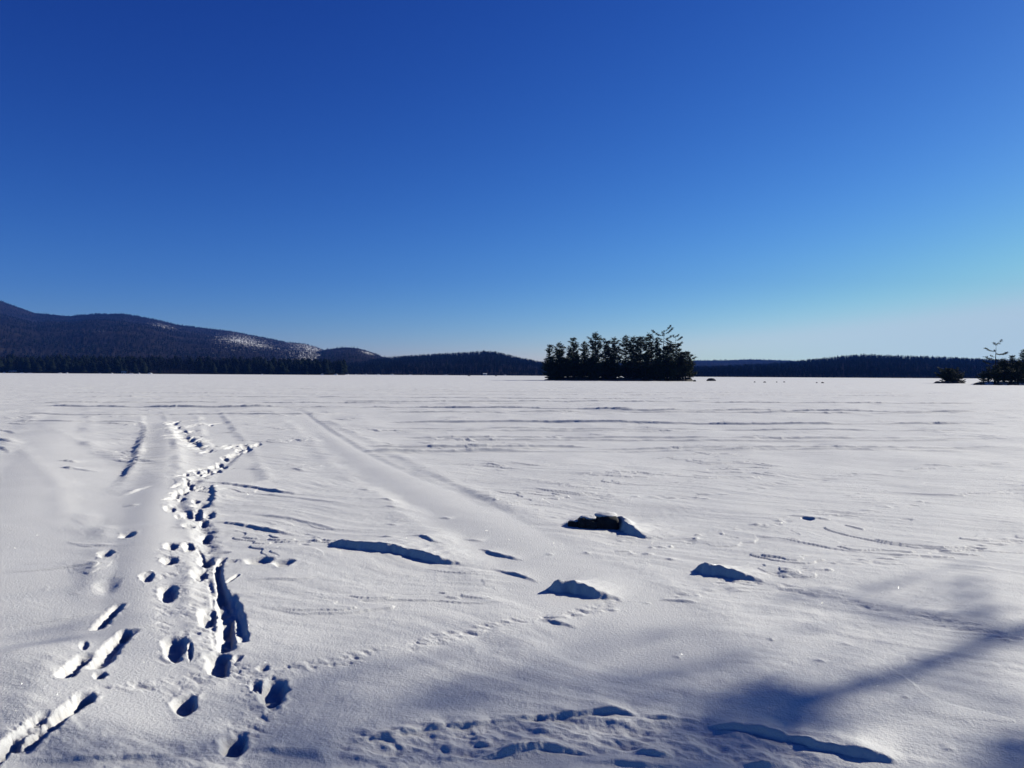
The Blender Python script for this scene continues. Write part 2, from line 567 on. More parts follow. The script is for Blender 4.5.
# --- snowmobile tracks across the bay: paired broken grooves
rd = random.Random(5)
TR = [   # row at the left end, from, to, ridge height, row at the right end, how broken
    (384, 0, 1024, 0.035, 385.5, .5), (386.5, 0, 1024, 0.04, 388, .4), (389, 0, 640, 0.05, 390, .5), (391, 120, 1024, 0.05, 393, .4), (394, 0, 1024, 0.05, 395.5, .5),
    (397.5, 0, 760, 0.05, 398.5, .5), (401.5, 300, 1024, 0.06, 402.5, .5), (403.5, 0, 560, 0.055, 403.5, .6), (407.5, 0, 700, 0.075, 409, .6), (410, 560, 1024, 0.06, 411, .6),
    (412.5, 330, 1024, 0.045, 412.5, .4), (416, 0, 330, 0.04, 415, .5), (422.5, 365, 1024, 0.06, 424, .35), (429, 340, 1024, 0.035, 430, .4),
    (432, 350, 700, 0.03, 431.5, .5), (438.5, 370, 1024, 0.035, 438, .4), (441, 380, 1024, 0.03, 440.5, .5),
    (449, 362, 600, 0.045, 447.5, .6), (454.5, 366, 560, 0.05, 451, .6), (451, 540, 1024, 0.038, 446.5, .7), (453, 420, 1024, 0.03, 450, .6), (424, 0, 140, 0.03, 424, .5),
]
for v0, u0, u1, dpt, v1, bk in TR:
    ph = rd.uniform(0, 6)
    pts = []
    for k in range(13):
        u = u0 + (u1 - u0) * k / 12.0
        pts.append((u, v0 + (v1 - v0) * k / 12.0 + (u - 512) * math.tan(ROLL) * 0.4 + 0.35 * math.sin(k * 0.8 + ph) + rd.uniform(-.15, .15)))
    P = densify(pts)
    ids = box(P[:, 0].min() - 1, P[:, 0].max() + 1, P[:, 1].min() - 3, P[:, 1].max() + 3)
    if len(ids):
        x, y = xn[ids], yn[ids]
        b, sd, t, Lp = poly_dist(P, x, y)
        SEED[0] += 1
        al = t * Lp
        brk = sstep(-0.9, 0.1, fbm(al / 2.6, y * 0 + .5, SEED[0], 2) ) * (1 - .55 * bk + .55 * bk * sstep(-0.45, 0.35, fbm(al / 0.45, y / 1.2, SEED[0] + 4, 3)))
        en = sstep(0, 0.12, np.minimum(t, 1 - t))
        sv = np.where(P[-1][0] > P[0][0], 1, -1) * sd - 0.3
        prof = np.where(sv < 0, np.exp(-(sv / 0.07) ** 2), np.exp(-(sv / 0.32) ** 2))
        zn[ids] += en * (dpt * 1.35 * brk * prof - dpt * 0.4 * np.exp(-((sv + 0.3) / 0.16) ** 2))

# --- drift edges and hollows of the middle ground
S = scarp
S([(300, 408), (338, 436), (372, 456), (430, 482), (488, 500), (530, 520)], 0.024, 0.8, w=0.22, taper=.3, rough=.9)
S([(420, 470), (480, 496), (560, 540)], 0.015, 0.7, w=0.2, taper=.3, rough=.9)
S(LANE, 0.055, 0.9, w=0.22, taper=0.3, rough=0.9)
S([(138, 445), (136, 452)], 0.03, .4); S([(131, 467), (122, 480)], 0.03, .4)
S([(213, 486), (213, 497), (212, 508)], 0.05, 0.3, w=0.06)
S([(186, 436), (194, 441), (205, 452)], 0.06, 0.5, w=0.1)
S([(209, 523), (235, 525), (262, 529), (297, 534)], 0.036, 0.30)
S([(196, 485), (215, 484), (232, 486), (262, 489), (298, 496)], 0.035, 0.35)
S([(306, 544), (318, 541), (334, 541)], 0.02, 0.2)
S([(248, 493), (300, 500), (345, 506)], 0.012, 0.5)
S([(212, 518), (230, 516)], 0.02, 0.2)
S([(246, 514), (290, 519), (340, 531)], 0.014, 0.5)
S([(243, 583), (268, 582), (295, 583), (328, 577)], 0.016, 0.3)
S([(404, 539), (418, 540), (430, 545), (442, 548)], 0.032, 0.25)
S([(374, 538), (398, 541)], 0.02, 0.2)
S([(462, 541), (484, 543)], 0.02, 0.2)
S([(478, 549), (495, 556), (526, 561)], 0.035, 0.25)
S([(490, 568), (513, 574), (540, 582)], 0.026, 0.25)
S([(438, 518), (452, 520)], 0.018, 0.2)
S([(356, 490), (372, 492)], 0.02, 0.2); S([(380, 501), (394, 504)], 0.02, 0.2); S([(384, 508), (398, 510)], 0.015, 0.2)
S([(385, 524), (398, 526)], 0.018, 0.2)
S([(648, 545), (672, 548)], 0.02, 0.2)
S([(640, 553), (654, 555)], 0.02, 0.15); S([(664, 558), (676, 560)], 0.018, 0.15)
S([(666, 599), (700, 603)], 0.018, 0.15)
S([(752, 578), (790, 587), (850, 600), (915, 613), (985, 630), (1040, 645)], 0.020, 0.6, w=0.24, rough=.9)
S([(690, 592), (740, 587), (780, 590)], 0.012, 0.3)
S([(540, 618), (560, 623), (580, 627)], 0.02, 0.2)
S([(0, 571), (40, 569), (80, 565), (118, 566)], 0.014, 0.5)
S([(0, 625), (60, 618), (110, 610)], 0.012, 0.4)
S([(122, 497), (152, 489)], 0.03, 0.3); S([(122, 508), (140, 507)], 0.025, 0.2)
S([(120, 463), (165, 464)], 0.03, 0.4)
S([(90, 424), (135, 425)], 0.03, 0.5)
S([(-30, 427), (0, 430), (16, 435)], 0.035, 0.6); S([(-30, 436), (0, 440), (12, 446)], 0.04, 0.5, rough=.8); S([(-20, 446), (0, 449), (9, 456)], 0.03, 0.4)
S([(56, 463), (78, 464)], 0.05, 0.4); S([(60, 470), (72, 472)], 0.04, 0.3)
S([(215, 433), (245, 433)], 0.04, 0.5); S([(245, 424), (300, 424)], 0.02, 0.5)
S([(240, 468), (262, 470)], 0.02, 0.3); S([(288, 468), (304, 471)], 0.035, 0.3)
S([(60, 470), (100, 474)], 0.02, 0.4)

# the large wind-cut drifts
S([(325, 545), (340, 548), (362, 550), (395, 553), (420, 558), (440, 562), (470, 566)], 0.075, 0.6, w=0.05, tl=.12, tr=.35, rough=.22)
S([(545, 588), (556, 590), (572, 591), (588, 594), (606, 597), (625, 601)], 0.10, 0.5, w=0.05, tl=.16, tr=.8, rough=.4)
S([(694, 568), (706, 572), (722, 575), (736, 577), (750, 579), (770, 583)], 0.10, 0.5, w=0.05, tl=.16, tr=.8, rough=.4)
S([(614, 524), (624, 531), (638, 537), (652, 538), (676, 536)], 0.12, 0.5, w=0.06, tl=.25, tr=.75, rough=.3)
S([(560, 527), (580, 525), (600, 523), (618, 525), (634, 531)], 0.09, 0.6, w=0.10, tl=.3, tr=.3, rough=.2)

# --- foreground: wind-cut lip and lumpy old berm along the bottom
def berm(pts, wid, amp, seed):
    """an old ploughed track: lumpy blocks along a line"""
    P = densify(pts)
    ids = box(P[:, 0].min() - wid, P[:, 0].max() + wid, P[:, 1].min() - wid, P[:, 1].max() + wid)
    x, y = xn[ids], yn[ids]
    b, sd, t, Lp = poly_dist(P, x, y)
    m = (1 - sstep(0.45, 1.0, b / wid)) * np.clip(np.minimum(t, 1 - t) / 0.12, 0, 1)
    n = fbm((x * .92 - y * .38) / 0.24, (x * .38 + y * .92) / 0.12, 400 + seed, 4)
    zn[ids] += m * amp * (n * 1.5)


berm([(300, 762), (400, 748), (480, 741), (560, 735), (640, 736), (720, 744), (800, 756), (880, 772)], 0.28, 0.020, 1)
berm([(0, 735), (100, 752), (220, 765), (300, 764)], 0.22, 0.012, 2)
S([(340, 745), (372, 741), (400, 736), (424, 732)], 0.022, 0.16, rough=0.5)
S([(392, 737), (412, 734), (424, 732), (452, 729)], 0.024, 0.12, tl=.15, tr=.15, rough=0.5)
S([(446, 730), (468, 727), (492, 724)], 0.024, 0.14, tl=.15, tr=.3, rough=0.5)
S([(484, 726), (540, 722), (590, 716), (612, 715), (640, 719)], 0.030, 0.24, tl=.4, tr=.15, rough=0.4)
S([(630, 719), (680, 723), (720, 727)], 0.022, 0.2, rough=0.6)
S([(700, 727), (740, 733), (780, 740), (812, 745)], 0.030, 0.26, tl=.3, tr=.3, rough=0.5)
S([(788, 744), (815, 748), (850, 755), (880, 760), (908, 763)], 0.050, 0.28, tl=.2, tr=.45, rough=.4)
S([(470, 762), (498, 759), (520, 754), (556, 752), (600, 756)], 0.034, 0.16, tl=.3, tr=.4, rough=.5)
S([(438, 762), (462, 759), (476, 760)], 0.02, 0.1); S([(468, 748), (480, 746), (494, 748)], 0.022, 0.08)
S([(632, 757), (650, 758), (676, 759)], 0.028, 0.12, tl=.25, tr=.4); S([(530, 736), (546, 737), (556, 736)], 0.022, 0.12)
S([(575, 762), (640, 766), (700, 768)], 0.02, 0.2)
S([(735, 764), (760, 768), (800, 770)], 0.03, 0.16)
S([(0, 768), (80, 762), (150, 758), (215, 752)], 0.016, 0.2)
S([(230, 750), (275, 752), (306, 756), (334, 764)], 0.030, 0.3, w=.07, tl=.8, tr=.3, rough=.5)
crumbs([(330, 748), (420, 748), (500, 742), (620, 742), (720, 748), (800, 758)], 0.20, 0.016, 0.10, -0.2, 1)
crumbs([(0, 712), (60, 706), (140, 690), (240, 672), (330, 664), (420, 645), (480, 628), (560, 617), (600, 606), (640, 598)], 0.15, 0.014, 0.06, -0.1, 2)
crumbs([(600, 602), (660, 596), (720, 584), (790, 574), (870, 560), (960, 548), (1030, 540)], 0.14, 0.016, 0.055, 0.05, 3)
crumbs([(690, 575), (760, 584), (860, 602), (960, 628), (1030, 645)], 0.20, 0.012, 0.06, 0.0, 4)
crumbs([(560, 560), (650, 552), (700, 538), (740, 531), (800, 520), (900, 508), (1024, 488)], 0.12, 0.014, 0.05, 0.1, 5)
crumbs([(560, 500), (660, 498), (720, 492), (800, 480), (900, 470), (1024, 462)], 0.25, 0.018, 0.08, 0.1, 6)
crumbs([(300, 545), (330, 540), (300, 533)], 0.12, 0.015, 0.06, -0.3, 7)
dents([(560, 557), (650, 549), (720, 533), (770, 524), (900, 505), (1024, 486)], 20, 8, 2.2, 0.03, 5, 11)
dents([(640, 500), (700, 498), (760, 490), (860, 476), (1010, 464)], 14, 12, 2.0, 0.035, 6, 12)
dents([(760, 578), (830, 572), (900, 556), (960, 548), (1024, 538)], 16, 13, 3.0, 0.025, 5, 13)
dents([(560, 620), (640, 604), (740, 588)], 9, 13, 3.5, 0.02, 5, 14)
dents([(480, 500), (560, 520), (640, 552)], 8, 8, 2.5, 0.02, 6, 15)
hole(808, 519, 12, 3.2, 0.06); hole(906, 519, 14, 2.2, 0.02); hole(975, 548, 18, 3, 0.03)
for u_, v_, w_ in ((676, 656, 12), (845, 643, 18), (820, 661, 16), (950, 752, 18), (1005, 641, 14), (770, 640, 10), (905, 700, 12)):
    S([(u_ - w_ / 2, v_ - 1), (u_, v_), (u_ + w_ / 2, v_ + 2)], 0.012, 0.08)

# --- boot prints and post-holes
BOOT = [
    (218, 664, 24, 30, .085), (273, 693, 29, 33, .09), (234, 746, 27, 28, .08), (208, 617, 20, 19, .075), (199, 577, 17, 13, .07),
    (206, 562, 14, 11, .08), (189, 549, 12, 10, .08), (206, 537, 12, 9, .08), (171, 550, 13, 8, .07), (170, 564, 16, 8, .08),
    (147, 581, 13, 10, .06), (168, 596, 19, 19, .08), (175, 649, 22, 28, .085), (185, 707, 25, 22, .08), (128, 538, 14, 6, .06),
    (106, 555, 14, 8, .05), (190, 653, 6, 20, .03),
    (209, 516, 12, 9, .07), (170, 511, 11, 8, .07), (188, 516, 13, 9, .08), (198, 516, 9, 13, .08), (189, 529, 13, 5, .07),
    (201, 507, 18, 5, .07), (179, 519, 8, 4, .06), (196, 503, 8, 5, .06), (204, 524, 8, 8, .06),
    (260, 562, 28, 9, .07), (283, 565, 22, 9, .06),
]
for b_ in BOOT:
    hole(*b_)
hole(107, 587, 26, 18, 0.03, soft=0.95, rim=0.0)
hole(230, 562, 14, 4, 0.03); hole(218, 553, 22, 3, 0.03)
hole(256, 687, 12, 14, 0.045); hole(263, 668, 14, 8, 0.03); hole(238, 657, 10, 6, 0.03)
CH = [(170, 501), (181, 500), (185, 494), (177, 490), (187, 484), (185, 479), (193, 472), (198, 475), (201, 480), (207, 475), (210, 471),
      (220, 464), (217, 471), (225, 467), (224, 458), (234, 454), (231, 448), (236, 447), (240, 450), (248, 451), (257, 446), (244, 446),
      (250, 448), (214, 466), (204, 469), (191, 489), (176, 496), (195, 490),
      (173, 430), (181, 433), (177, 437), (181, 439), (191, 433), (191, 426), (202, 425), (213, 424), (193, 439), (199, 443), (203, 449), (196, 446),
      (186, 441), (172, 424), (176, 421), (206, 452)]
rd = random.Random(9)
for (u, v) in CH:
    hole(u + rd.uniform(-1, 1), v + rd.uniform(-.7, .7), rd.uniform(6, 9), rd.uniform(3.4, 5.0), rd.uniform(0.05, 0.075), rot=rd.uniform(-30, 40), rim=0.12)
    hole(u + rd.uniform(-6, 6), v + rd.uniform(-2, 2), rd.uniform(4, 6), rd.uniform(2.4, 3.4), rd.uniform(0.04, 0.06), rot=rd.uniform(-30, 40), rim=0.1)
# the packed line the prints follow
for ln_, wd_, dp_ in (([(258, 445), (240, 450), (222, 466), (203, 476), (186, 490), (176, 502), (184, 514), (198, 520), (205, 535), (206, 560), (204, 590), (212, 630), (220, 668)], 0.30, 0.022),
                      ([(172, 422), (178, 434), (190, 442), (206, 452)], 0.5, 0.03)):
    trough(ln_, wd_, dp_, 0.2, 0.1, 1.0, 0.9)
    crumbs(ln_, wd_ * .7, 0.016, 0.05, -0.4, 12)
crumbs([(170, 548), (168, 596), (176, 650), (186, 710)], 0.16, 0.010, 0.04, -0.2, 13)
crumbs([(208, 617), (220, 665), (273, 693), (236, 745)], 0.16, 0.010, 0.035, -0.3, 14)
# dragged steps on the left (long furrows)
trough([(97, 670), (108, 655), (118, 643), (128, 634)], 0.14, 0.049, 0.1, 0.1, 1.0, 0.8)
hole(124, 636, 12, 9, 0.07)
trough([(64, 682), (74, 672), (86, 660)], 0.12, 0.053, 0.1, 0.1, 1.0, 0.8)
trough([(98, 628), (106, 618), (119, 607)], 0.11, 0.045, 0.1, 0.1, 1.0, 0.8)
trough([(22, 757), (45, 738), (68, 719), (86, 704)], 0.13, 0.049, 0.1, 0.1, 1.0, 0.8)
hole(84, 706, 18, 14, 0.07)
trough([(-20, 775), (5, 757), (30, 736), (44, 724)], 0.10, 0.033, 0.1, 0.1, 1.0, 0.8)
trough([(-30, 790), (0, 765), (14, 750)], 0.09, 0.045, 0.1, 0.1, 1.0, 0.8)
hole(100, 680, 12, 8, 0.05); hole(84, 649, 8, 10, 0.03)
for ln_ in ([(97, 670), (128, 634)], [(64, 682), (86, 660)], [(98, 628), (119, 607)], [(22, 757), (86, 704)], [(-20, 775), (44, 724)]):
    crumbs(ln_, 0.10, 0.016, 0.03, -0.6, 8)
# the trench beside the boot prints
trough([(223, 559), (218, 567), (218, 576), (221, 590), (222, 598)], 0.085, 0.047, 0.0, 0.15, 1.1, 0.75)
trough([(221, 594), (226, 610), (228, 625), (226, 648)], 0.14, 0.072, 0.0, 0.1, 1.1, 0.75)
trough([(231, 598), (237, 612), (240, 626), (243, 640)], 0.11, 0.047, 0.0, 0.2, 1.1, 0.95)
trough([(196, 545), (203, 556), (206, 570)], 0.05, 0.012, 0.1, 0.2, 1.0, 0.9)
trough([(208, 580), (214, 600), (212, 630), (216, 650)], 0.05, 0.01, 0.1, 0.2, 1.0, 0.9)
trough([(228, 584), (238, 577)], 0.04, 0.025, 0.3)

Z[near] = zn
V = np.stack([X, Y, Z], 1)
ii, jj = np.meshgrid(np.arange(NR - 1), np.arange(NA), indexing='ij')
j2 = (jj + 1) % NA
Fq = np.stack([ii * NA + jj, (ii + 1) * NA + jj, (ii + 1) * NA + j2, ii * NA + j2], -1).reshape(-1, 4)[:, ::-1]
me = mesh_np('snow_ground', V, Fq, M_SNOW, True)
# centre under the viewer
snow = kind(link('snow_ground', me), 'structure')
cv = np.concatenate([V[:NA], [[0, 0, 0]]])
cf = np.stack([np.arange(NA), (np.arange(NA) + 1) % NA, np.full(NA, NA)], 1)[:, ::-1]
kind(link('snow_underfoot', mesh_np('snow_underfoot', cv, cf, M_SNOW, True)), 'structure')


def ground_z(x, y):
    r = math.hypot(x, y); a = math.atan2(x, y)
    i = int(np.clip(np.searchsorted(rr, r), 0, NR - 1)); j = int(np.clip(np.searchsorted(az, a), 0, NA - 1))
    return float(Z[i * NA + j])


# ------------------------------------------------------------------ rocks
def rock_mesh(name, sx, sy, sz, seed, mat, sub=3, cuts=7, keep=0.72, boxy=1.0):
    rd_ = random.Random(seed)
    bm = bmesh.new()
    bmesh.ops.create_icosphere(bm, subdivisions=sub, radius=1.0)
    pl_ = []
    for _ in range(cuts):
        n = Vector((rd_.gauss(0, 1), rd_.gauss(0, 1), rd_.gauss(0, 0.8))).normalized()
        pl_.append((n, rd_.uniform(keep, 0.95)))
    for v_ in bm.verts:
        v_.co = Vector([math.copysign(abs(q) ** boxy, q) for q in v_.co])
        for n, d in pl_:
            k_ = v_.co.dot(n)
            if k_ > d:
                v_.co -= n * (k_ - d)
        v_.co += v_.co.normalized() * 0.07 * mnoise.noise(v_.co * 2.3 + Vector((seed, 0, 0)))
        v_.co = Vector((v_.co.x * sx, v_.co.y * sy, v_.co.z * sz))
    me_ = bpy.data.meshes.new(name)
    bm.to_mesh(me_); bm.free()
    me_.materials.append(mat)
    return me_


def near_rock(u, v, wpx, hpx, label, seed, cap=True):
    """v = base line of the visible face"""
    c = gp(u, v)
    D = math.hypot(*c)
    sx = wpx * D / F_PX / 2 * 1.05
    sz = hpx * D / F_PX
    root = empty('rock', (c[0], c[1] + sx * 0.8, ground_z(*c)), label, 'rock', 'half-buried rocks in the snow')
    root.location.z = min(ground_z(*c), 0.03)
    o = link('stone', rock_mesh('stone', sx, sx * 0.9, sz * 1.02, seed, M_ROCK, 4, 5, 0.8, 0.5), root)
    o.location.z = -sz * 0.08
    if cap:
        bm = bmesh.new()
        bmesh.ops.create_uvsphere(bm, u_segments=20, v_segments=10, radius=1)
        for v_ in bm.verts:
            n = mnoise.noise(v_.co * 2 + Vector((seed * 3, 1, 0)))
            v_.co = Vector((v_.co.x * sx * 0.86 + sx * 0.10, v_.co.y * sx * 0.80 + sx * 0.16, v_.co.z * sz * 0.20 * (1 + 0.6 * n)))
        cp = bm_obj('snow_cap', bm, M_SNOW, root, True)
        cp.location.z = sz * 0.86
    return root


near_rock(575, 528, 13, 6, 'smallest of three half-buried dark rocks, low at the left end of their row', 3)
near_rock(588, 529, 19, 11, 'middle one of three half-buried dark rocks, rounded with a snowy top', 8)
near_rock(606, 528.5, 26, 13.5, 'largest and blockiest of three half-buried dark rocks, flat topped', 21)
# ------------------------------------------------------------------ frost crystals glinting on the crust
rd = np.random.RandomState(4)
nf = 3000
fu = rd.uniform(-40, 1064, nf); fv = 470 + 298 * rd.uniform(0, 1, nf) ** 0.8
Hv = None
FV, FF = [], []
for k in range(nf):
    g = gp(fu[k], fv[k])
    D = math.hypot(*g)
    z = ground_z(*g) + 0.004
    p = Vector((g[0], g[1], z))
    hv = ((Vector((0, 0, CAM_H)) - p).normalized() + SUN_V).normalized()
    n = (hv + Vector(rd.normal(0, 0.22, 3))).normalized()
    s = rd.uniform(0.05, 0.15) * D / F_PX
    a = n.orthogonal().normalized(); b = n.cross(a)
    base = len(FV)
    for q in range(6):
        FV.append(p + a * s * math.cos(q * math.pi / 3) + b * s * math.sin(q * math.pi / 3))
    FF.append([base + q for q in range(6)])
fl = link('frost_crystals', mesh_np('frost_crystals', FV, FF, M_FLAKE))
kind(fl, 'stuff')
fl['label'] = 'tiny frost crystals glinting on the snow crust'


# ------------------------------------------------------------------ hills
LEDGE = {}


def hill(name, prof, d0, d1, d2, mat, seed, n_az=260, n_r=70, amp=0.10, canopy=0.0, front_pow=0.8, ledge=None, snow_v=0):
    """prof: (u, v) skyline pixels; the hill rises from distance d0 to its crest at d1 and falls away to d2"""
    us = np.linspace(prof[0][0], prof[-1][0], n_az)
    vs = np.interp(us, [p[0] for p in prof], [p[1] for p in prof])
    ks = np.ones(5) / 5
    vs = np.convolve(np.pad(vs, 2, 'edge'), ks, 'valid')
    rad = np.concatenate([np.linspace(d0, d1, n_r), np.linspace(d1, d2, n_r // 2)[1:]])
    VV = np.zeros((len(rad), n_az, 3)); led = np.zeros((len(rad), n_az))
    for j, (u, v) in enumerate(zip(us, vs)):
        tx = at_depth(u, 1.0)
        hc = h_at(u, v, d1)
        for_i = np.where(rad <= d1, np.clip((rad - d0) / (d1 - d0), 0, 1) ** front_pow, 1 - sstep(d1, d2, rad))
        VV[:, j, 0] = tx * rad
        VV[:, j, 1] = rad
        VV[:, j, 2] = hc * for_i
        if ledge is not None:
            led[:, j] = ledge(u, for_i)
    sc0 = (d1 - d0)
    n = fbm(VV[..., 0] / (sc0 * 0.35), VV[..., 1] / (sc0 * 0.35), seed, 4)
    fr = np.sin(np.pi * np.clip((rad - d0) / (d1 - d0), 0, 1))[:, None]
    VV[..., 2] += n * amp * fr * VV[..., 2].max()
    if canopy:
        VV[..., 2] += canopy * np.abs(fbm(VV[..., 0] / (canopy * 1.6), VV[..., 1] / (canopy * 1.6), seed + 9, 2)) * np.minimum(1, VV[..., 2] / 20)
    VV[0, :, 2] = -0.5
    LEDGE[name] = led
    nr = len(rad)
    a, b = np.meshgrid(np.arange(nr - 1), np.arange(n_az - 1), indexing='ij')
    F_ = np.stack([a * n_az + b, a * n_az + b + 1, (a + 1) * n_az + b + 1, (a + 1) * n_az + b], -1).reshape(-1, 4)
    me_ = mesh_np(name, VV.reshape(-1, 3), F_, mat, True)
    at_ = me_.attributes.new('ledge', 'FLOAT', 'POINT')
    at_.data.foreach_set('value', led.ravel().astype(np.float32))
    o = kind(link(name, me_), 'structure')
    return o, VV


def gauss(u, c, s):
    return math.exp(-((u - c) / s) ** 2)


def ledge_m(u, f):
    return 0.29 * gauss(u, 312, 26) + (0.36 * gauss(u, 160, 20) * np.exp(-((f - 0.72) / 0.13) ** 2)
            + 0.30 * gauss(u, 100, 10) * np.exp(-((f - 0.35) / 0.06) ** 2) + 0.30 * gauss(u, 245, 28) * np.exp(-((f - 0.62) / 0.2) ** 2)
            + 0.20 * gauss(u, 235, 90))


def ledge_b(u, f):
    return 0.44 * gauss(u, 367, 12) * np.exp(-((f - 0.8) / 0.2) ** 2) + 0.25 * gauss(u, 340, 12) * np.exp(-((f - 0.75) / 0.15) ** 2)


mount, MV = hill('mountain', [(-260, 250), (-120, 262), (-50, 285), (0, 301), (35, 313.5), (68, 316.5), (95, 314.5), (123, 314.5), (150, 319), (180, 326),
                              (205, 329), (235, 333), (256, 337), (285, 343), (305, 345), (320, 349), (335, 357), (350, 364)],
                 1500, 4200, 5800, M_MOUNT, 5, 420, 110, 0.11, 8.0, 0.9, ledge_m)
knob, KV = hill('rocky_knob_hill', [(280, 366), (305, 356), (325, 350), (345, 347.5), (357, 348.5), (370, 352), (385, 358), (410, 366), (440, 371)],
                1500, 3300, 4300, M_MOUNT, 6, 160, 60, 0.04, 6.0, 0.9, ledge_b)
mid, DV = hill('wooded_hill', [(290, 369), (340, 366), (375, 362), (400, 359.5), (440, 357), (465, 355.5), (490, 354), (505, 357), (520, 361), (545, 366), (575, 371), (600, 374)],
               1250, 2350, 3000, M_HILL, 7, 240, 60, 0.04, 3.0, 0.75, lambda u, f: 0.12 * np.exp(-((f - 0.02) / 0.03) ** 2))
farr, FVv = hill('far_ridge', [(560, 366), (620, 363), (690, 361), (720, 360.5), (760, 359.8), (790, 361), (850, 364), (930, 370)],
                 2600, 5000, 5900, M_MOUNT, 8, 120, 40, 0.03, 8.0, 0.9)
rgt, RV = hill('long_hill', [(560, 374), (640, 372.5), (690, 370), (735, 368.5), (770, 366.5), (800, 364), (830, 360.5), (860, 357.5), (890, 358.5), (930, 359.5), (985, 362),
                             (1040, 364), (1150, 366), (1300, 372)],
               1150, 2350, 3200, M_HILL, 9, 360, 70, 0.04, 3.0, 0.75)
shr, SV = hill('shore_rise', [(-260, 364), (-60, 365), (60, 366), (200, 367), (330, 370), (345, 373.4)], 885, 1080, 1300, M_HILL, 10, 140, 24, 0.03, 1.0, 0.8,
               lambda u, f: 0.40 * gauss(u, 15, 12) * np.exp(-((f - 0.25) / 0.1) ** 2) + 0.3 * gauss(u, 60, 12) * np.exp(-((f - 0.3) / 0.1) ** 2))


# ---- far woods: every tree a small ragged conifer or a bare crown, merged per hill as one wood
def conifer_proto(rd_, tiers=5, sides=7):
    V_, F_ = [], []
    for t in range(tiers):
        z0 = 0.12 + 0.86 * t / tiers
        z1 = min(1.0, z0 + 0.34)
        r = 0.20 * (1 - (z0 - 0.1) / 0.95) ** 0.8 + 0.012
        b = len(V_)
        V_.append((0, 0, z1))
        off = rd_.uniform(0, 6.28)
        for s in range(sides):
            a = off + s * 6.283 / sides
            q = r * rd_.uniform(0.55, 1.25)
            V_.append((math.cos(a) * q, math.sin(a) * q, z0 + rd_.uniform(-0.05, 0.06)))
        for s in range(sides):
            F_.append((b, b + 1 + s, b + 1 + (s + 1) % sides))
    return np.array(V_), np.array(F_)


def hardwood_proto(rd_, n=46):
    V_, F_ = [], []
    for k in range(n):
        a = rd_.uniform(0, 6.28); z = rd_.uniform(0.3, 1.0)
        r = 0.30 * math.sqrt(max(0.02, 1 - ((z - 0.62) / 0.42) ** 2)) * math.sqrt(rd_.random())
        c = np.array([math.cos(a) * r, math.sin(a) * r, z])
        b = len(V_)
        d = np.array([math.cos(a) * 0.05, math.sin(a) * 0.05, rd_.uniform(0.06, 0.16)])
        s = np.array([-math.sin(a), math.cos(a), 0]) * 0.022
        V_ += [c - s, c + s, c + d]
        F_.append((b, b + 1, b + 2))
    b = len(V_)
    for k in range(3):
        a = k * 2.094
        V_.append((0.025 * math.cos(a), 0.025 * math.sin(a), 0))
    V_.append((0, 0, 0.75))
    F_ += [(b, b + 1, b + 3), (b + 1, b + 2, b + 3), (b + 2, b, b + 3)]
    return np.array(V_), np.array(F_)


_r = random.Random(2)
CON = [conifer_proto(_r) for _ in range(6)]
CON_S = [conifer_proto(_r, 2, 5) for _ in range(4)]
HRD = [hardwood_proto(_r) for _ in range(6)]


def wood(name, VV, n, hmin, hmax, protos, mat, seed, imin, imax, bias=1.0, label='', thr=None, wide=1.0, led=None):
    rs = np.random.RandomState(seed)
    nr, na, _ = VV.shape
    allV, allF, off = [], [], 0
    for k in range(n):
        i = imin + (imax - imin) * rs.rand() ** bias
        j = rs.rand() * (na - 1.01)
        p = VV[int(i), int(j)] * (1 - (j % 1)) + VV[int(i), int(j) + 1] * (j % 1)
        if led is not None and rs.rand() < LEDGE[led][int(i), int(j)] * 1.0:
            continue
        if thr is not None:
            q = mnoise.noise(Vector((p[0] / 120.0, p[1] / 120.0, seed)))
            if q < thr + rs.uniform(-0.2, 0.2):
                continue
        pv, pf = protos[rs.randint(len(protos))]
        h = rs.uniform(hmin, hmax) * rs.uniform(0.8, 1.15)
        a = rs.rand() * 6.28
        ca_, sa_ = math.cos(a) * h * wide, math.sin(a) * h * wide
        w_ = np.stack([pv[:, 0] * ca_ - pv[:, 1] * sa_ + p[0], pv[:, 0] * sa_ + pv[:, 1] * ca_ + p[1], pv[:, 2] * h + p[2] - 0.4], 1)
        allV.append(w_); allF.append(pf + off); off += len(pv)
    o = link(name, mesh_np(name, np.concatenate(allV), np.concatenate(allF), mat))
    kind(o, 'stuff')
    o['label'] = label
    return o


wood('far_woods', MV, 16000, 6, 10, CON_S, M_CONIFER, 1, 4, 112, 0.9, 'dark conifers covering the big mountain on the left', thr=0.0, wide=1.3, led='mountain')
wood('far_woods', MV, 9000, 6, 9, CON_S, M_HARDWOOD, 11, 4, 112, 0.9, 'bare grey woods covering the big mountain on the left', wide=1.6, led='mountain')
wood('far_woods', KV, 1800, 6, 10, CON_S, M_CONIFER, 2, 4, 62, 1.0, 'dark conifers on the rocky knob hill', thr=-0.05, wide=1.3, led='rocky_knob_hill')
wood('far_woods', FVv, 3500, 6, 10, CON_S, M_CONIFER, 3, 4, 42, 0.8, 'woods on the faint far ridge', wide=1.5)
wood('hillside_woods', DV, 5200, 8, 12, HRD, M_HARDWOOD, 4, 1, 62, 0.9, 'bare grey-brown woods on the hill left of the island')
wood('hillside_woods', DV, 3400, 7, 13, CON, M_CONIFER, 5, 2, 64, 0.6, 'dark conifers on the hill left of the island', thr=-0.1)
wood('hillside_woods', RV, 8000, 8, 12, HRD, M_HARDWOOD, 6, 0, 72, 1.25, 'bare woods on the long hill behind the right islets')
wood('hillside_woods', RV, 6500, 7, 13, CON, M_CONIFER, 7, 0, 73, 0.95, 'dark conifers on the long hill behind the right islets', thr=-0.2)
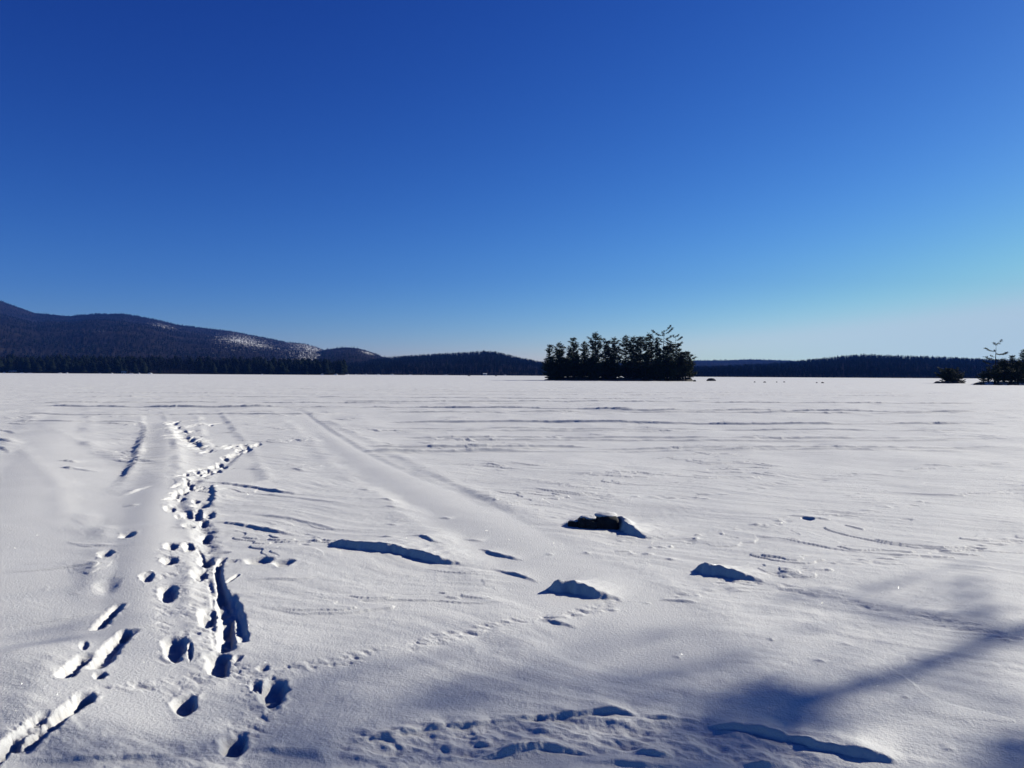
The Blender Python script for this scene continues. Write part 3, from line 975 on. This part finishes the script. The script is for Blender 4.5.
wood('hillside_woods', RV, 1500, 6, 10, HRD + CON, M_HARDWOOD, 16, 0, 5, 1.0, 'low woods along the foot of the long hill')
wood('hillside_woods', DV, 800, 6, 10, HRD + CON, M_HARDWOOD, 14, 0, 5, 1.0, 'low woods along the foot of the hill left of the island')
wood('shore_woods', SV, 2200, 8, 17, CON, M_CONIFER, 8, 0, 22, 1.0, 'dark conifer wood along the left far shore', thr=-0.35, wide=1.7)
wood('shore_woods', SV, 1500, 10, 16, HRD, M_HARDWOOD, 9, 0, 22, 1.0, 'bare hardwoods among the conifers of the left far shore')


# ------------------------------------------------------------------ pines
def tube(V_, F_, pts, radii, sides=6):
    prev = None
    for k, (p, r) in enumerate(zip(pts, radii)):
        p = Vector(p)
        if k < len(pts) - 1:
            d = (Vector(pts[k + 1]) - p).normalized()
        else:
            d = (p - Vector(pts[k - 1])).normalized()
        a = d.orthogonal().normalized() if prev is None else (prev - d * prev.dot(d)).normalized()
        prev = a
        b = d.cross(a)
        base = len(V_)
        for s in range(sides):
            t = s * 6.28318 / sides
            V_.append(p + a * r * math.cos(t) + b * r * math.sin(t))
        if k:
            for s in range(sides):
                F_.append((base - sides + s, base - sides + (s + 1) % sides, base + (s + 1) % sides, base + s))


def tuft(V_, F_, c, size, rd_, n=7, up=0.5):
    for _ in range(n):
        d = Vector((rd_.gauss(0, 1), rd_.gauss(0, 1), rd_.gauss(up, 0.55))).normalized()
        s = d.orthogonal().normalized()
        s.rotate(Matrix.Rotation(rd_.uniform(0, 6.28), 3, d))
        L = size * rd_.uniform(0.55, 1.15)
        b = len(V_)
        o_ = Vector((rd_.gauss(0, .3), rd_.gauss(0, .3), rd_.gauss(0, .14))) * size
        V_.extend([c + o_ - s * L * 0.17, c + o_ + s * L * 0.17, c + o_ + d * L])
        F_.append((b, b + 1, b + 2))


def make_pine(seed, H, spread, base=0.25, shape='pine', limbs=None, n_limb=46, tsize=0.5, dens=1.0, lean=(0, 0), bare=0.0):
    """returns trunk mesh data and crown mesh data; limbs: explicit list (height, azimuth, length, rise)"""
    rd_ = random.Random(seed)
    TV, TF, CV, CF = [], [], [], []
    r0 = 0.015 * H + 0.07
    bend = (rd_.uniform(-.02, .02) * H, rd_.uniform(-.02, .02) * H)

    def axis(t):
        return Vector((lean[0] * t * t * H + bend[0] * math.sin(t * 3), lean[1] * t * t * H + bend[1] * math.sin(t * 2.5), t * H))
    ts = [k / 14.0 for k in range(15)]
    tube(TV, TF, [axis(t) - Vector((0, 0, 0.3 if t == 0 else 0)) for t in ts], [max(0.02, r0 * (1 - 0.93 * t)) * (1.35 if t == 0 else 1) for t in ts], 8)
    if limbs is None:
        limbs = []
        t = base
        k = 0
        while t < 0.985:
            f = (t - base) / (1 - base)
            if shape == 'spire':
                L0 = spread * (1 - f) ** 0.85 + 0.12
            elif shape == 'pine':
                L0 = spread * (0.55 + 0.45 * math.sin(min(1, f * 1.9) * 1.57)) * (1 - f) ** 0.62 * rd_.uniform(0.6, 1.2) + 0.3
            else:
                L0 = spread * math.sqrt(max(0.05, 1 - (f * 1.6 - 0.6) ** 2)) * rd_.uniform(0.6, 1.1)
            nb = rd_.randint(3, 6) if shape != 'broad' else 7
            o0 = rd_.uniform(0, 6.28)
            for q in range(nb):
                limbs.append((min(.99, t + rd_.uniform(-.006, .006)), o0 + q * 6.28 / nb + rd_.uniform(-.35, .35), L0 * rd_.choice((0.45, 0.7, 0.9, 1.1, 1.3)),
                              rd_.uniform(-0.12, 0.16) + (0.35 * f if shape == 'pine' else 0)))
            t += (0.62 if shape == 'pine' else 0.42) / H * rd_.uniform(0.7, 1.5) * (n_limb and 44.0 / n_limb)
            k += 1
    for (t, a, L, rise) in limbs:
        p0 = axis(t)
        dr = Vector((math.cos(a), math.sin(a), 0))
        sd_ = Vector((-math.sin(a), math.cos(a), 0))
        cr = rd_.uniform(-.15, .15)
        pts = [p0 + dr * (L * q) + sd_ * (cr * L * q * q) + Vector((0, 0, L * (rise * q + 0.22 * q * q - 0.10 * math.sin(q * 3.1)))) for q in (0, .25, .5, .75, 1)]
        rl = max(0.018, 0.022 * L + 0.01)
        tube(TV, TF, pts, [rl, rl * .8, rl * .6, rl * .4, rl * .18], 4)
        if rd_.random() < bare:
            continue
        m = max(3, int(L * 7.0 * dens))
        for _ in range(m):
            q = rd_.uniform(0.25, 1.05) ** 0.8
            k = min(3, int(q * 4)); g = min(1.1, q * 4 - k)
            c = pts[k].lerp(pts[k + 1], g) + sd_ * rd_.gauss(0, 0.15 * L * (1.15 - q * 0.5)) + Vector((0, 0, rd_.uniform(-0.08, 0.12) * tsize * 2))
            tuft(CV, CF, c, tsize * rd_.uniform(0.7, 1.2), rd_, 7, 0.25)
    # leader tuft
    for _ in range(4):
        tuft(CV, CF, axis(1.0) + Vector((rd_.gauss(0, .1), rd_.gauss(0, .1), rd_.uniform(-.5, .1))), tsize * 0.8, rd_, 6, 1.0)
    return (TV, TF), (CV, CF)


def tree_obj(data, loc, label, cat, group, needle=None, name='pine_tree', rz=0.0, scale=1.0, crown='crown'):
    root = empty(name, loc, label, cat, group, rz)
    root.scale = (scale,) * 3
    (TV, TF), (CV, CF) = data
    link('trunk', mesh_np('trunk', [tuple(v) for v in TV], TF, M_BARK, True), root)
    if CV:
        link(crown, mesh_np(crown, [tuple(v) for v in CV], CF, needle or M_NEEDLE), root)
    return root


def copy_tree(src, loc, label, rz, scale, group=None):
    r = src.copy(); COL.objects.link(r)
    r.location = loc; r.rotation_euler = (0, 0, rz)
    r.scale = scale if isinstance(scale, tuple) else (scale,) * 3
    r['label'] = label
    if group:
        r['group'] = group
    for ch in src.children:
        c = ch.copy(); COL.objects.link(c); c.parent = r
    return r


# ------------------------------------------------------------------ islands
def island_ground(name, u0, u1, D, depth, h, seed, mat=M_SNOW):
    """low snowy ledge of an island"""
    x0, x1 = at_depth(u0, D), at_depth(u1, D)
    n, m = 70, 26
    VV = np.zeros((m, n, 3))
    for j in range(m):
        for i in range(n):
            x = x0 + (x1 - x0) * i / (n - 1)
            e = max(0.0, 1 - (2 * i / (n - 1) - 1) ** 4)
            y = D + depth * (j / (m - 1) - 0.5) * math.sqrt(e) * (1 + 0.1 * math.sin(i * 0.8))
            prof = min(1, 4 * j / (m - 1), 4 * (1 - j / (m - 1)))
            z = h * e ** 0.5 * prof * (1 + 0.7 * mnoise.noise(Vector((x * 0.3, y * 0.3, seed)))) - 0.1
            VV[j, i] = (x, y, z)
    a, b = np.meshgrid(np.arange(m - 1), np.arange(n - 1), indexing='ij')
    F_ = np.stack([a * n + b, a * n + b + 1, (a + 1) * n + b + 1, (a + 1) * n + b], -1).reshape(-1, 4)
    return kind(link(name, mesh_np(name, VV.reshape(-1, 3), F_, mat, True)), 'structure')


DI = 240.0
U2M = DI / F_PX
island_ground('island_ground', 543, 695, DI + 6, 22, 0.9, 1, M_FARROCK)  # dark granite colour stands in for snow and rock in the trees' shade
GRP = 'pines on the wooded island'
protos = {}
PR = [
    ('spire', make_pine(101, 10.0, 1.6, 0.12, 'spire', n_limb=50, tsize=0.42)),
    ('pine', make_pine(102, 11.0, 2.25, 0.20, 'pine', n_limb=58, tsize=0.46)),
    ('pine', make_pine(103, 12.0, 2.45, 0.26, 'pine', n_limb=58, tsize=0.46)),
    ('spire', make_pine(104, 11.5, 1.9, 0.10, 'spire', n_limb=54, tsize=0.42)),
    ('broad', make_pine(105, 8.5, 2.6, 0.12, 'broad', n_limb=44, tsize=0.42)),
    ('pine', make_pine(106, 12.5, 2.15, 0.34, 'pine', n_limb=58, tsize=0.46)),
    ('broad', make_pine(107, 6.0, 2.3, 0.05, 'broad', n_limb=40, tsize=0.42)),
]
PH = [10.0, 11.0, 12.0, 11.5, 8.5, 12.5, 6.0]
src = [None] * len(PR)


def place(k, u, vtop, D, label, group, rd_, wide=1.0, needle=None):
    x = at_depth(u, D)
    H = h_at(u, vtop, D) - 0.5
    s = H / PH[k]
    sx = s * wide
    loc = (x, D, 0.45)
    if src[k] is None or needle is not None:
        t = tree_obj(PR[k][1], loc, label, 'tree', group, needle, rz=rd_.uniform(0, 6.28))
        t.scale = (sx, sx, s)
        if needle is None:
            src[k] = t
        return t
    return copy_tree(src[k], loc, label, rd_.uniform(0, 6.28), (sx, sx, s), group)


rd = random.Random(31)
# skyline trees, left to right: kind, column, top, offset, label
SKY = [
    (1, 550, 345, 3, 'short spiky conifer at the far left tip of the island'),
    (2, 559, 342, 2, 'slim conifer, second from the left tip of the island'),
    (1, 573, 338, 0, 'open pine with sky gaps around it, third from the left island tip'),
    (5, 584, 341, 5, 'thin pale-looking pine in the sky gap left of the tall narrow-topped pine'),
    (2, 595, 332, -1, 'tall narrow-topped pine rising above the left half of the island'),
    (1, 606, 341, 3, 'full pine just right of the tall narrow-topped pine'),
    (2, 614, 337, 0, 'pointed pine left of the middle of the island'),
    (5, 625, 335, 2, 'loose-crowned pine at the middle of the island'),
    (2, 633, 336, -1, 'dark dense pine right of the middle of the island'),
    (1, 640, 337, 3, 'dark pine between the middle and the tall right-hand pines of the island'),
    (2, 649, 333, 0, 'bushy-topped pine just left of the two gnarled pines'),
    (3, 657, 339, -3, 'conifer standing under the left limbs of the gnarled pine'),
    (4, 668, 345, -2, 'broad dark tree under the gnarled pine'),
    (1, 679, 349, 4, 'dark pine right of the gnarled pines'),
    (4, 686, 351, 0, 'broad leaning tree at the right end of the island'),
    (0, 690, 357, 3, 'lowest conifer at the far right tip of the island'),
]
for k, u, vt, dy, lab in SKY:
    place(k, u, vt, DI + dy, lab, GRP, rd, 1.15)
# body of the wood
for n in range(42):
    u = rd.uniform(550, 689)
    edge = min((u - 545) / 25.0, (694 - u) / 18.0, 1.0)
    vt = rd.uniform(345, 357) + (1 - edge) * 8
    k = rd.choice((1, 2, 5, 3, 1, 0, 4, 6, 6, 6))
    if k == 4:
        vt = rd.uniform(354, 362)
    if k == 6:
        vt = rd.uniform(359, 367)
    place(k, u, vt, DI + rd.uniform(-3, 13), 'dark conifer packed in among the others in the thick of the island wood', GRP, rd, 1.05)
for n in range(14):
    u = rd.uniform(548, 691)
    place(6, u, rd.uniform(364, 370), DI + rd.uniform(-4, 0), 'low dark bush at the snowy foot of the island wood', 'bushes along the island shore', rd, 1.3)
for n in range(12):
    place(6, rd.uniform(606, 660), rd.uniform(360, 368), DI + rd.uniform(-1, 4), 'low dark bush at the snowy foot of the island wood', 'bushes along the island shore', rd, 1.3)
for n in range(6):
    place(6, 552 + n * 7 + rd.uniform(-3, 3), rd.uniform(358, 362), DI + 1 + rd.uniform(-1, 3),
          'low dark bush at the snowy foot of the island wood', 'bushes along the island shore', rd, 1.2)


def limb(t, side, L, rise, tw=0.0):
    return (t, (0.0 if side > 0 else math.pi) + tw, L, rise)


# the two wind-bent white pines
g1 = make_pine(201, 15.0, 2.5, limbs=[
    limb(.985, 1, 2.0, .75, .2), limb(.93, 1, 2.6, .50, -.3), limb(.90, -1, 3.6, .22, .15), limb(.84, 1, 2.6, .12, .3), limb(.83, -1, 2.0, .05, -.4),
    limb(.80, 1, 4.6, -.42, .1), limb(.76, 1, 5.0, -.40, -.25), limb(.77, -1, 1.6, .1, .5), limb(.88, 1, 1.6, .9, 1.6), limb(.72, -1, 2.2, .1, -.3),
    limb(.66, 1, 2.2, -.1, .8), limb(.60, -1, 2.6, .05, .6), limb(.55, 1, 2.5, 0, -.9), limb(.5, -1, 2.5, 0, -.7), limb(.45, 1, 2.2, 0, 1.4)], tsize=0.42, dens=2.0)
tree_obj(g1, (at_depth(664, DI - 1), DI - 1, .45), 'tallest gnarled pine on the island, bare upper limbs swept up to the right', 'tree', GRP, scale=(h_at(664, 331, DI) - .5) / 15.0)
g2 = make_pine(202, 13.0, 2.5, limbs=[
    limb(.97, 1, 1.0, .7, .3), limb(.95, -1, .9, .8, .4), limb(.90, 1, 2.1, .35, .2), limb(.86, -1, 2.6, .10, -.2), limb(.80, 1, 2.2, .2, -.4), limb(.78, -1, 3.0, .12, .3),
    limb(.74, 1, 1.8, .1, .7), limb(.70, -1, 2.6, .05, -.5), limb(.66, 1, 1.6, .15, -.8), limb(.6, -1, 1.8, 0, .9), limb(.5, 1, 2.2, 0, 0.4), limb(.42, -1, 2.2, 0, 0)], tsize=0.42, dens=2.0)
tree_obj(g2, (at_depth(675, DI + 1), DI + 1, .45), 'second gnarled pine on the island, thin and ragged, just right of the tallest one', 'tree', GRP, scale=(h_at(675, 336, DI) - .5) / 13.0)

# rocks around the island shore
def far_rock(u, v, wpx, hpx, label, seed, group, D=None):
    if D is None:
        D = gp(u, v)[1]
    sx = wpx * D / F_PX / 2
    sz = hpx * D / F_PX
    o = link('boulder', rock_mesh('boulder', sx, sx * 0.8, sz, seed, M_FARROCK, 2, 5))
    o.location = (at_depth(u, D), D + sx * 0.6, ground_z(at_depth(u, D), min(D, 300)) * 0.4)
    return tag(o, label, 'rock', group)


far_rock(712, 381, 10, 3.0, 'dark boulder alone on the ice a little right of the island', 4, None)
far_rock(695, 381.6, 3.5, 2.0, 'small dark rock touching the right tip of the island', 5, None)
far_rock(689, 381, 9, 4.0, 'large shore boulder at the right end of the island under the trees', 6, None)
for k, (u, v, wp, hp, lb) in enumerate([
        (755, 382.3, 2.2, .9, 'leftmost of the faint specks of rock on the ice right of the lone boulder'), (765, 382.6, 3.2, 1.2, 'darkest of the specks of rock on the ice between lone boulder and islets'),
        (777, 382.3, 1.8, .8, 'faintest speck of rock on the ice, just right of the darkest one'), (784.5, 382.4, 2.4, 1.0, 'round speck of rock on the ice under the left shoulder of the long hill'),
        (817, 383.0, 2.0, .9, 'left one of a pair of specks of rock on the ice under the long hill'), (823, 383.2, 3.2, 1.2, 'right one of a pair of specks of rock on the ice under the long hill')]):
    far_rock(u, v, wp, hp, lb, 20 + k, 'small rocks scattered on the ice')
for k in range(9):
    far_rock(552 + k * 16 + rd.uniform(-5, 5), 380.4, rd.uniform(4, 9), rd.uniform(1.2, 2.2), 'low dark stone in the row along the near shore of the island', 40 + k,
             'stones along the island shore', DI - 5)

# dome-topped islet
DR = 215.0
island_ground('islet_ground', 935, 963, DR + 2, 7, 0.5, 2, M_FARROCK)
dm = make_pine(301, 4.1, 3.3, 0.06, 'broad', n_limb=90, tsize=0.40, dens=1.1)
tree_obj(dm, (at_depth(949.5, DR + 2), DR + 2, .2), 'low dome-shaped tree on the small islet left of the right-hand islet', 'tree', None, scale=(h_at(949, 367.5, DR) - .2) / 4.5)
bs = make_pine(302, 2.2, 1.5, 0.05, 'broad', n_limb=40, tsize=0.4)
tree_obj(bs, (at_depth(957.5, DR + 2), DR + 1, .2), 'bush under the right side of the dome-shaped islet tree', 'bush', None, name='bush')
for k, (u, wp, hp, lb) in enumerate([(939, 7, 2.2, 'flat rock at the left tip of the small dome-tree islet'), (948, 9, 2.6, 'dark rock in front of the trunk of the dome-shaped tree'),
                                     (958, 9, 2.8, 'dark rock at the right tip of the small dome-tree islet')]):
    far_rock(u, 383.5, wp, hp, lb, 60 + k, 'rocks round the dome-tree islet', DR - 1)

# right-hand islet, running out of the picture
D3 = 180.0
island_ground('islet_ground', 976, 1115, D3 + 6, 18, 0.8, 3, M_SNOWFAR)
G3 = 'trees on the right-hand islet'
fl3 = make_pine(401, 9.6, 3, limbs=[
    limb(.96, 1, 1.7, .55, .2), limb(.96, -1, 1.0, .45, .2), limb(.82, -1, 2.6, .04, -.1), limb(.80, -1, 1.2, .05, .6), limb(.76, 1, 2.9, -.18, .1), limb(.74, 1, 2.2, -.1, -.4),
    limb(.66, -1, 1.2, .1, .1), limb(.62, 1, 2.6, -.22, .3), limb(.60, -1, 2.8, .0, .2), limb(.55, 1, 2.0, -.1, -.5), limb(.5, -1, 2.6, 0, -.4), limb(.42, 1, 2.4, 0, .2),
    limb(.36, -1, 2.6, -.05, .3), limb(.3, 1, 2.4, 0, .9), limb(.25, -1, 2.2, 0, 1.0)], tsize=0.32, dens=1.3, lean=(0.02, 0))
tree_obj(fl3, (at_depth(995, D3), D3, .4), 'flat-limbed pine standing above the right-hand islet with sparse level branches', 'tree', G3, scale=(h_at(996, 343.5, D3) - .4) / 9.6)
for k, u, vt, dy, lab in [(6, 984, 371, 0, 'small bush at the left tip of the right-hand islet'), (0, 989, 366, 2, 'small conifer left of the flat-limbed pine'),
                          (4, 1003, 360, 2, 'broad dark tree just right of the flat-limbed pine'), (1, 1012, 355.5, 4, 'slender pine top between the flat-limbed pine and the picture edge'),
                          (5, 1024, 349, 5, 'pine at the right picture edge, cut by the frame'), (4, 1018, 361, 0, 'broad dark tree in front at the right picture edge'),
                          (6, 1010, 367, -3, 'low dark bush in front of the right-hand islet wood'), (6, 997, 368, -3, 'low dark bush below the flat-limbed pine'),
                          (6, 1022, 369, -4, 'low dark bush at the foot of the islet at the picture edge')]:
    place(k, u, vt, D3 + dy, lab, G3, rd, 1.2)
for n in range(12):
    place(rd.choice((1, 3, 4, 6)), rd.uniform(1030, 1105), rd.uniform(352, 365), D3 + rd.uniform(0, 10), 'dark tree on the far part of the right-hand islet beyond the frame', G3, rd, 1.1)
for n in range(5):
    place(4, 998 + n * 6.5, rd.uniform(361, 365), D3 + rd.uniform(3, 8), 'dark tree filling the thick of the right-hand islet wood', G3, rd, 1.3)
for k, (u, wp, hp, lb) in enumerate([(982, 12, 3.2, 'dark rock at the left tip of the right-hand islet'), (1000, 10, 2.2, 'flat rock below the flat-limbed pine'), (1016, 12, 2.4, 'rock at the shore by the picture edge')]):
    far_rock(u, 385.5, wp, hp, lb, 80 + k, 'rocks along the right-hand islet', D3 - 4)


# ------------------------------------------------------------------ cabins and specks along the far shore
def cabin(u, D, wd_, dp, hg, label, wall=M_CABIN):
    root = empty('cabin', (at_depth(u, D), D, 0.2), label, 'cabin', 'cabins on the far shore')

    def bx(name, cx, cy, cz, sx, sy, sz, mat, par):
        bm = bmesh.new()
        bmesh.ops.create_cube(bm, size=1)
        for v_ in bm.verts:
            v_.co = Vector((v_.co.x * sx + cx, v_.co.y * sy + cy, v_.co.z * sz + cz))
        return bm_obj(name, bm, mat, par)
    bx('wall', 0, 0, hg / 2, wd_, dp, hg, wall, root)
    bm = bmesh.new()
    o = 0.4
    t = [bm.verts.new(c) for c in ((-wd_ / 2 - o, -dp / 2 - o, hg - .1), (wd_ / 2 + o, -dp / 2 - o, hg - .1), (wd_ / 2 + o, 0, hg + dp * .22), (-wd_ / 2 - o, 0, hg + dp * .22),
                                   (-wd_ / 2 - o, dp / 2 + o, hg - .1), (wd_ / 2 + o, dp / 2 + o, hg - .1))]
    for f in ((0, 1, 2, 3), (3, 2, 5, 4), (0, 3, 4), (1, 5, 2), (0, 4, 5, 1)):
        bm.faces.new([t[q] for q in f])
    bm_obj('snowy_roof', bm, M_SNOWFAR, root)
    bx('door', -wd_ * .2, -dp / 2 - .03, 1.0, .95, .06, 2.0, M_BARK, root)
    for q in (.08, .32):
        bx('window', wd_ * q, -dp / 2 - .03, 1.5, 1.0, .06, .9, M_GLASS, root)


cabin(124, 880, 4.2, 3.0, 1.8, 'small white cabin at the left far shore below the pale mountain ledge', M_WHITEWALL)
cabin(13, 882, 7.0, 3.6, 1.7, 'long low cabin with a snowy roof at the far left shore')
cabin(485, 1190, 5.5, 4.0, 2.4, 'small white shack on the shore under the wooded hill crest', M_WHITEWALL)
far_rock(469, 376.4, 3.0, 1.4, 'dark rock on the ice left of the small white shack', 90, None, 800)
far_rock(496, 376.3, 2.2, 1.0, 'dark rock on the ice right of the small white shack', 91, None, 820)
far_rock(189, 374.3, 3.2, 1.0, 'dark rock at the edge of the ice below the left conifer wood', 92, None, 800)

for k in range(22):
    u_ = (4, 22, 30, 60, 67, 100, 112, 131, 139, 150, 262, 322, 336, 348, 356, 366, 378, 392, 410, 425, 446, 505)[k]
    o = link('snowy_boulder', rock_mesh('snowy_boulder', rd.uniform(1.2, 3.6), 1.2, rd.uniform(.5, 1.3), 200 + k, M_SNOWFAR, 2, 5))
    Dk = 878 if u_ < 342 else 1235
    o.location = (at_depth(u_, Dk), Dk, 0.1)
    tag(o, 'snow-covered boulder in the pale row along the foot of the far woods', 'boulder', 'snow-covered boulders on the far shore')

# ------------------------------------------------------------------ shore trees just outside the frame that shade the foreground
def shadow_to_air(u, v, z):
    g = gp(u, v)
    return Vector((g[0] + SUN_H[0] * z / math.tan(SUN_EL), g[1] + SUN_H[1] * z / math.tan(SUN_EL), z))


# bare hardwood: trunk and limbs
def bare_tree(base, trunk, limbs, label, seed):
    rd_ = random.Random(seed)
    TV, TF = [], []
    b = Vector(base)

    def add(pts, r0, r1, lvl):
        pts = [Vector(p) - b for p in pts]
        out = [pts[0]]
        for p, q in zip(pts[:-1], pts[1:]):
            for k in range(1, 5):
                out.append(p.lerp(q, k / 4) + Vector((rd_.gauss(0, .012), rd_.gauss(0, .012), rd_.gauss(0, .012))) * (q - p).length * (k < 4))
        n = len(out)
        tube(TV, TF, out, [r0 + (r1 - r0) * k / (n - 1) for k in range(n)], 8 if lvl < 1 else 5)
        if lvl < 2:
            Lt = sum((out[k + 1] - out[k]).length for k in range(n - 1))
            for _ in range(int(Lt * (1.0 if lvl == 0 else 2.6))):
                k = rd_.randint(max(1, int(n * 0.35)), n - 1)
                d = (out[k] - out[k - 1]).normalized()
                dv = (d + Vector((rd_.gauss(0, .7), rd_.gauss(0, .7), rd_.gauss(0.1, .5)))).normalized()
                L = Lt * rd_.uniform(.12, .3)
                p = out[k]
                add([p + b, p + b + dv * L * .5, p + b + dv * L + Vector((0, 0, L * .15))], max(r1 * .6, .012), .005, lvl + 1)
    add(trunk[0], trunk[1], trunk[2], 0)
    for pts, r0, r1 in limbs:
        add(pts, r0, r1, 1)
    root = empty('bare_tree', base, label, 'tree', 'shore trees')
    link('trunk', mesh_np('trunk', [tuple(v_) for v_ in TV], TF, M_BARK, True), root)


A = shadow_to_air


def shade_tree(name, base, limbs, clumps, label, cat, seed, needle):
    """limbs: lists of (column, row, height) of where each limb's shade falls; clumps: (column, row, height, spread x, spread y, tufts, size)"""
    rd_ = random.Random(seed)
    b = Vector(base)
    TV, TF, CV, CF = [], [], [], []
    for pts, r0, r1 in limbs:
        P_ = [p if isinstance(p, Vector) else A(*p) for p in pts]
        out = [P_[0]]
        for p, q in zip(P_[:-1], P_[1:]):
            for k in range(1, 7):
                out.append(p.lerp(q, k / 6) + Vector((rd_.gauss(0, .02), rd_.gauss(0, .02), rd_.gauss(0, .02))) * (k < 6))
        n = len(out)
        tube(TV, TF, [p - b for p in out], [r0 + (r1 - r0) * k / (n - 1) for k in range(n)], 7)
    for u, v, z, su, sv, n, sz in clumps:
        for _ in range(n):
            p = A(u + rd_.gauss(0, su), v + rd_.gauss(0, sv), z + rd_.gauss(0, 0.5)) - b
            tuft(CV, CF, p, sz * rd_.uniform(.7, 1.2), rd_, 9)
    root = empty(name, base, label, cat, 'shore trees')
    link('trunk', mesh_np('trunk', [tuple(v_) for v_ in TV], TF, M_BARK, True), root)
    link('crown', mesh_np('crown', [tuple(v_) for v_ in CV], CF, needle), root)


T1 = A(1330, 615, 11.0)
shade_tree('pine_tree', (T1.x, T1.y, 0), [
    ([Vector((T1.x, T1.y, -.3)), T1, Vector((T1.x, T1.y, 15))], .17, .05),
    ([T1, (1060, 622, 10.6), (972, 647, 10.2), (900, 674, 9.9), (835, 700, 9.7), (780, 712, 9.6)], .075, .04),
    ([T1, (1050, 648, 11.5), (985, 630, 11.2), (900, 612, 11.0), (800, 592, 10.8)], .05, .025),
    ([(976, 645, 10.4), (975, 610, 10.9), (970, 575, 11.3)], .04, .02),
    ([(830, 702, 9.8), (790, 704, 9.9), (750, 700, 10.0)], .04, .02),
], [(805, 706, 9.7, 38, 12, 26, .15), (730, 690, 9.8, 50, 18, 14, .11), (760, 720, 9.9, 40, 14, 12, .13), (880, 600, 11.0, 60, 12, 14, .13), (960, 600, 11.0, 18, 18, 8, .13),
    (880, 655, 10.0, 70, 18, 22, .10), (985, 690, 10, 30, 20, 14, .12), (1015, 755, 10, 20, 10, 16, .14)],
    'leaning pine on the shore right of the viewer with few long limbs', 'tree', 5, M_NEEDLE)
T2 = A(1500, 700, 12.0)
shade_tree('pine_tree', (T2.x, T2.y, 0), [
    ([Vector((T2.x, T2.y, -.3)), T2, Vector((T2.x, T2.y, 17))], .2, .05),
    ([T2, (1200, 760, 12.0), (900, 790, 11.5), (600, 775, 11.3), (400, 770, 11.2), (280, 770, 11)], .07, .03),
    ([(900, 790, 11.5), (700, 750, 11.6), (560, 735, 11.6)], .04, .02),
], [(500, 690, 17.0, 150, 26, 80, .11), (330, 700, 16.0, 120, 30, 40, .11), (720, 660, 16.0, 90, 18, 40, .11), (560, 750, 11.5, 120, 18, 44, .12), (450, 690, 11.5, 100, 20, 34, .10), (640, 690, 11.5, 70, 14, 26, .10), (740, 735, 11.5, 60, 14, 24, .12),
    (300, 740, 11.5, 20, 18, 26, .12), (110, 755, 11.5, 80, 10, 24, .12), (60, 640, 11.5, 50, 25, 14, .12)],
    'upright pine on the shore right of the viewer, behind the leaning one', 'tree', 6, M_NEEDLE)

# ------------------------------------------------------------------ haze
bm = bmesh.new()
bmesh.ops.create_cube(bm, size=1)
for v_ in bm.verts:
    v_.co = Vector((v_.co.x * 13000, v_.co.y * 13000, (v_.co.z + .5) * 803 - 3))
mh = bpy.data.materials.new('haze')
mh.use_nodes = True
mh.node_tree.nodes.clear()
ou = mh.node_tree.nodes.new('ShaderNodeOutputMaterial')
pv = mh.node_tree.nodes.new('ShaderNodeVolumePrincipled')
pv.inputs['Color'].default_value = (0.07, 0.25, 1.0, 1)
pv.inputs['Density'].default_value = 6.0e-5
mh.node_tree.links.new(pv.outputs[0], ou.inputs['Volume'])
hz = bm_obj('haze', bm, mh)
kind(hz, 'stuff')
hz['label'] = 'thin blue winter haze over the lake'
print('done')
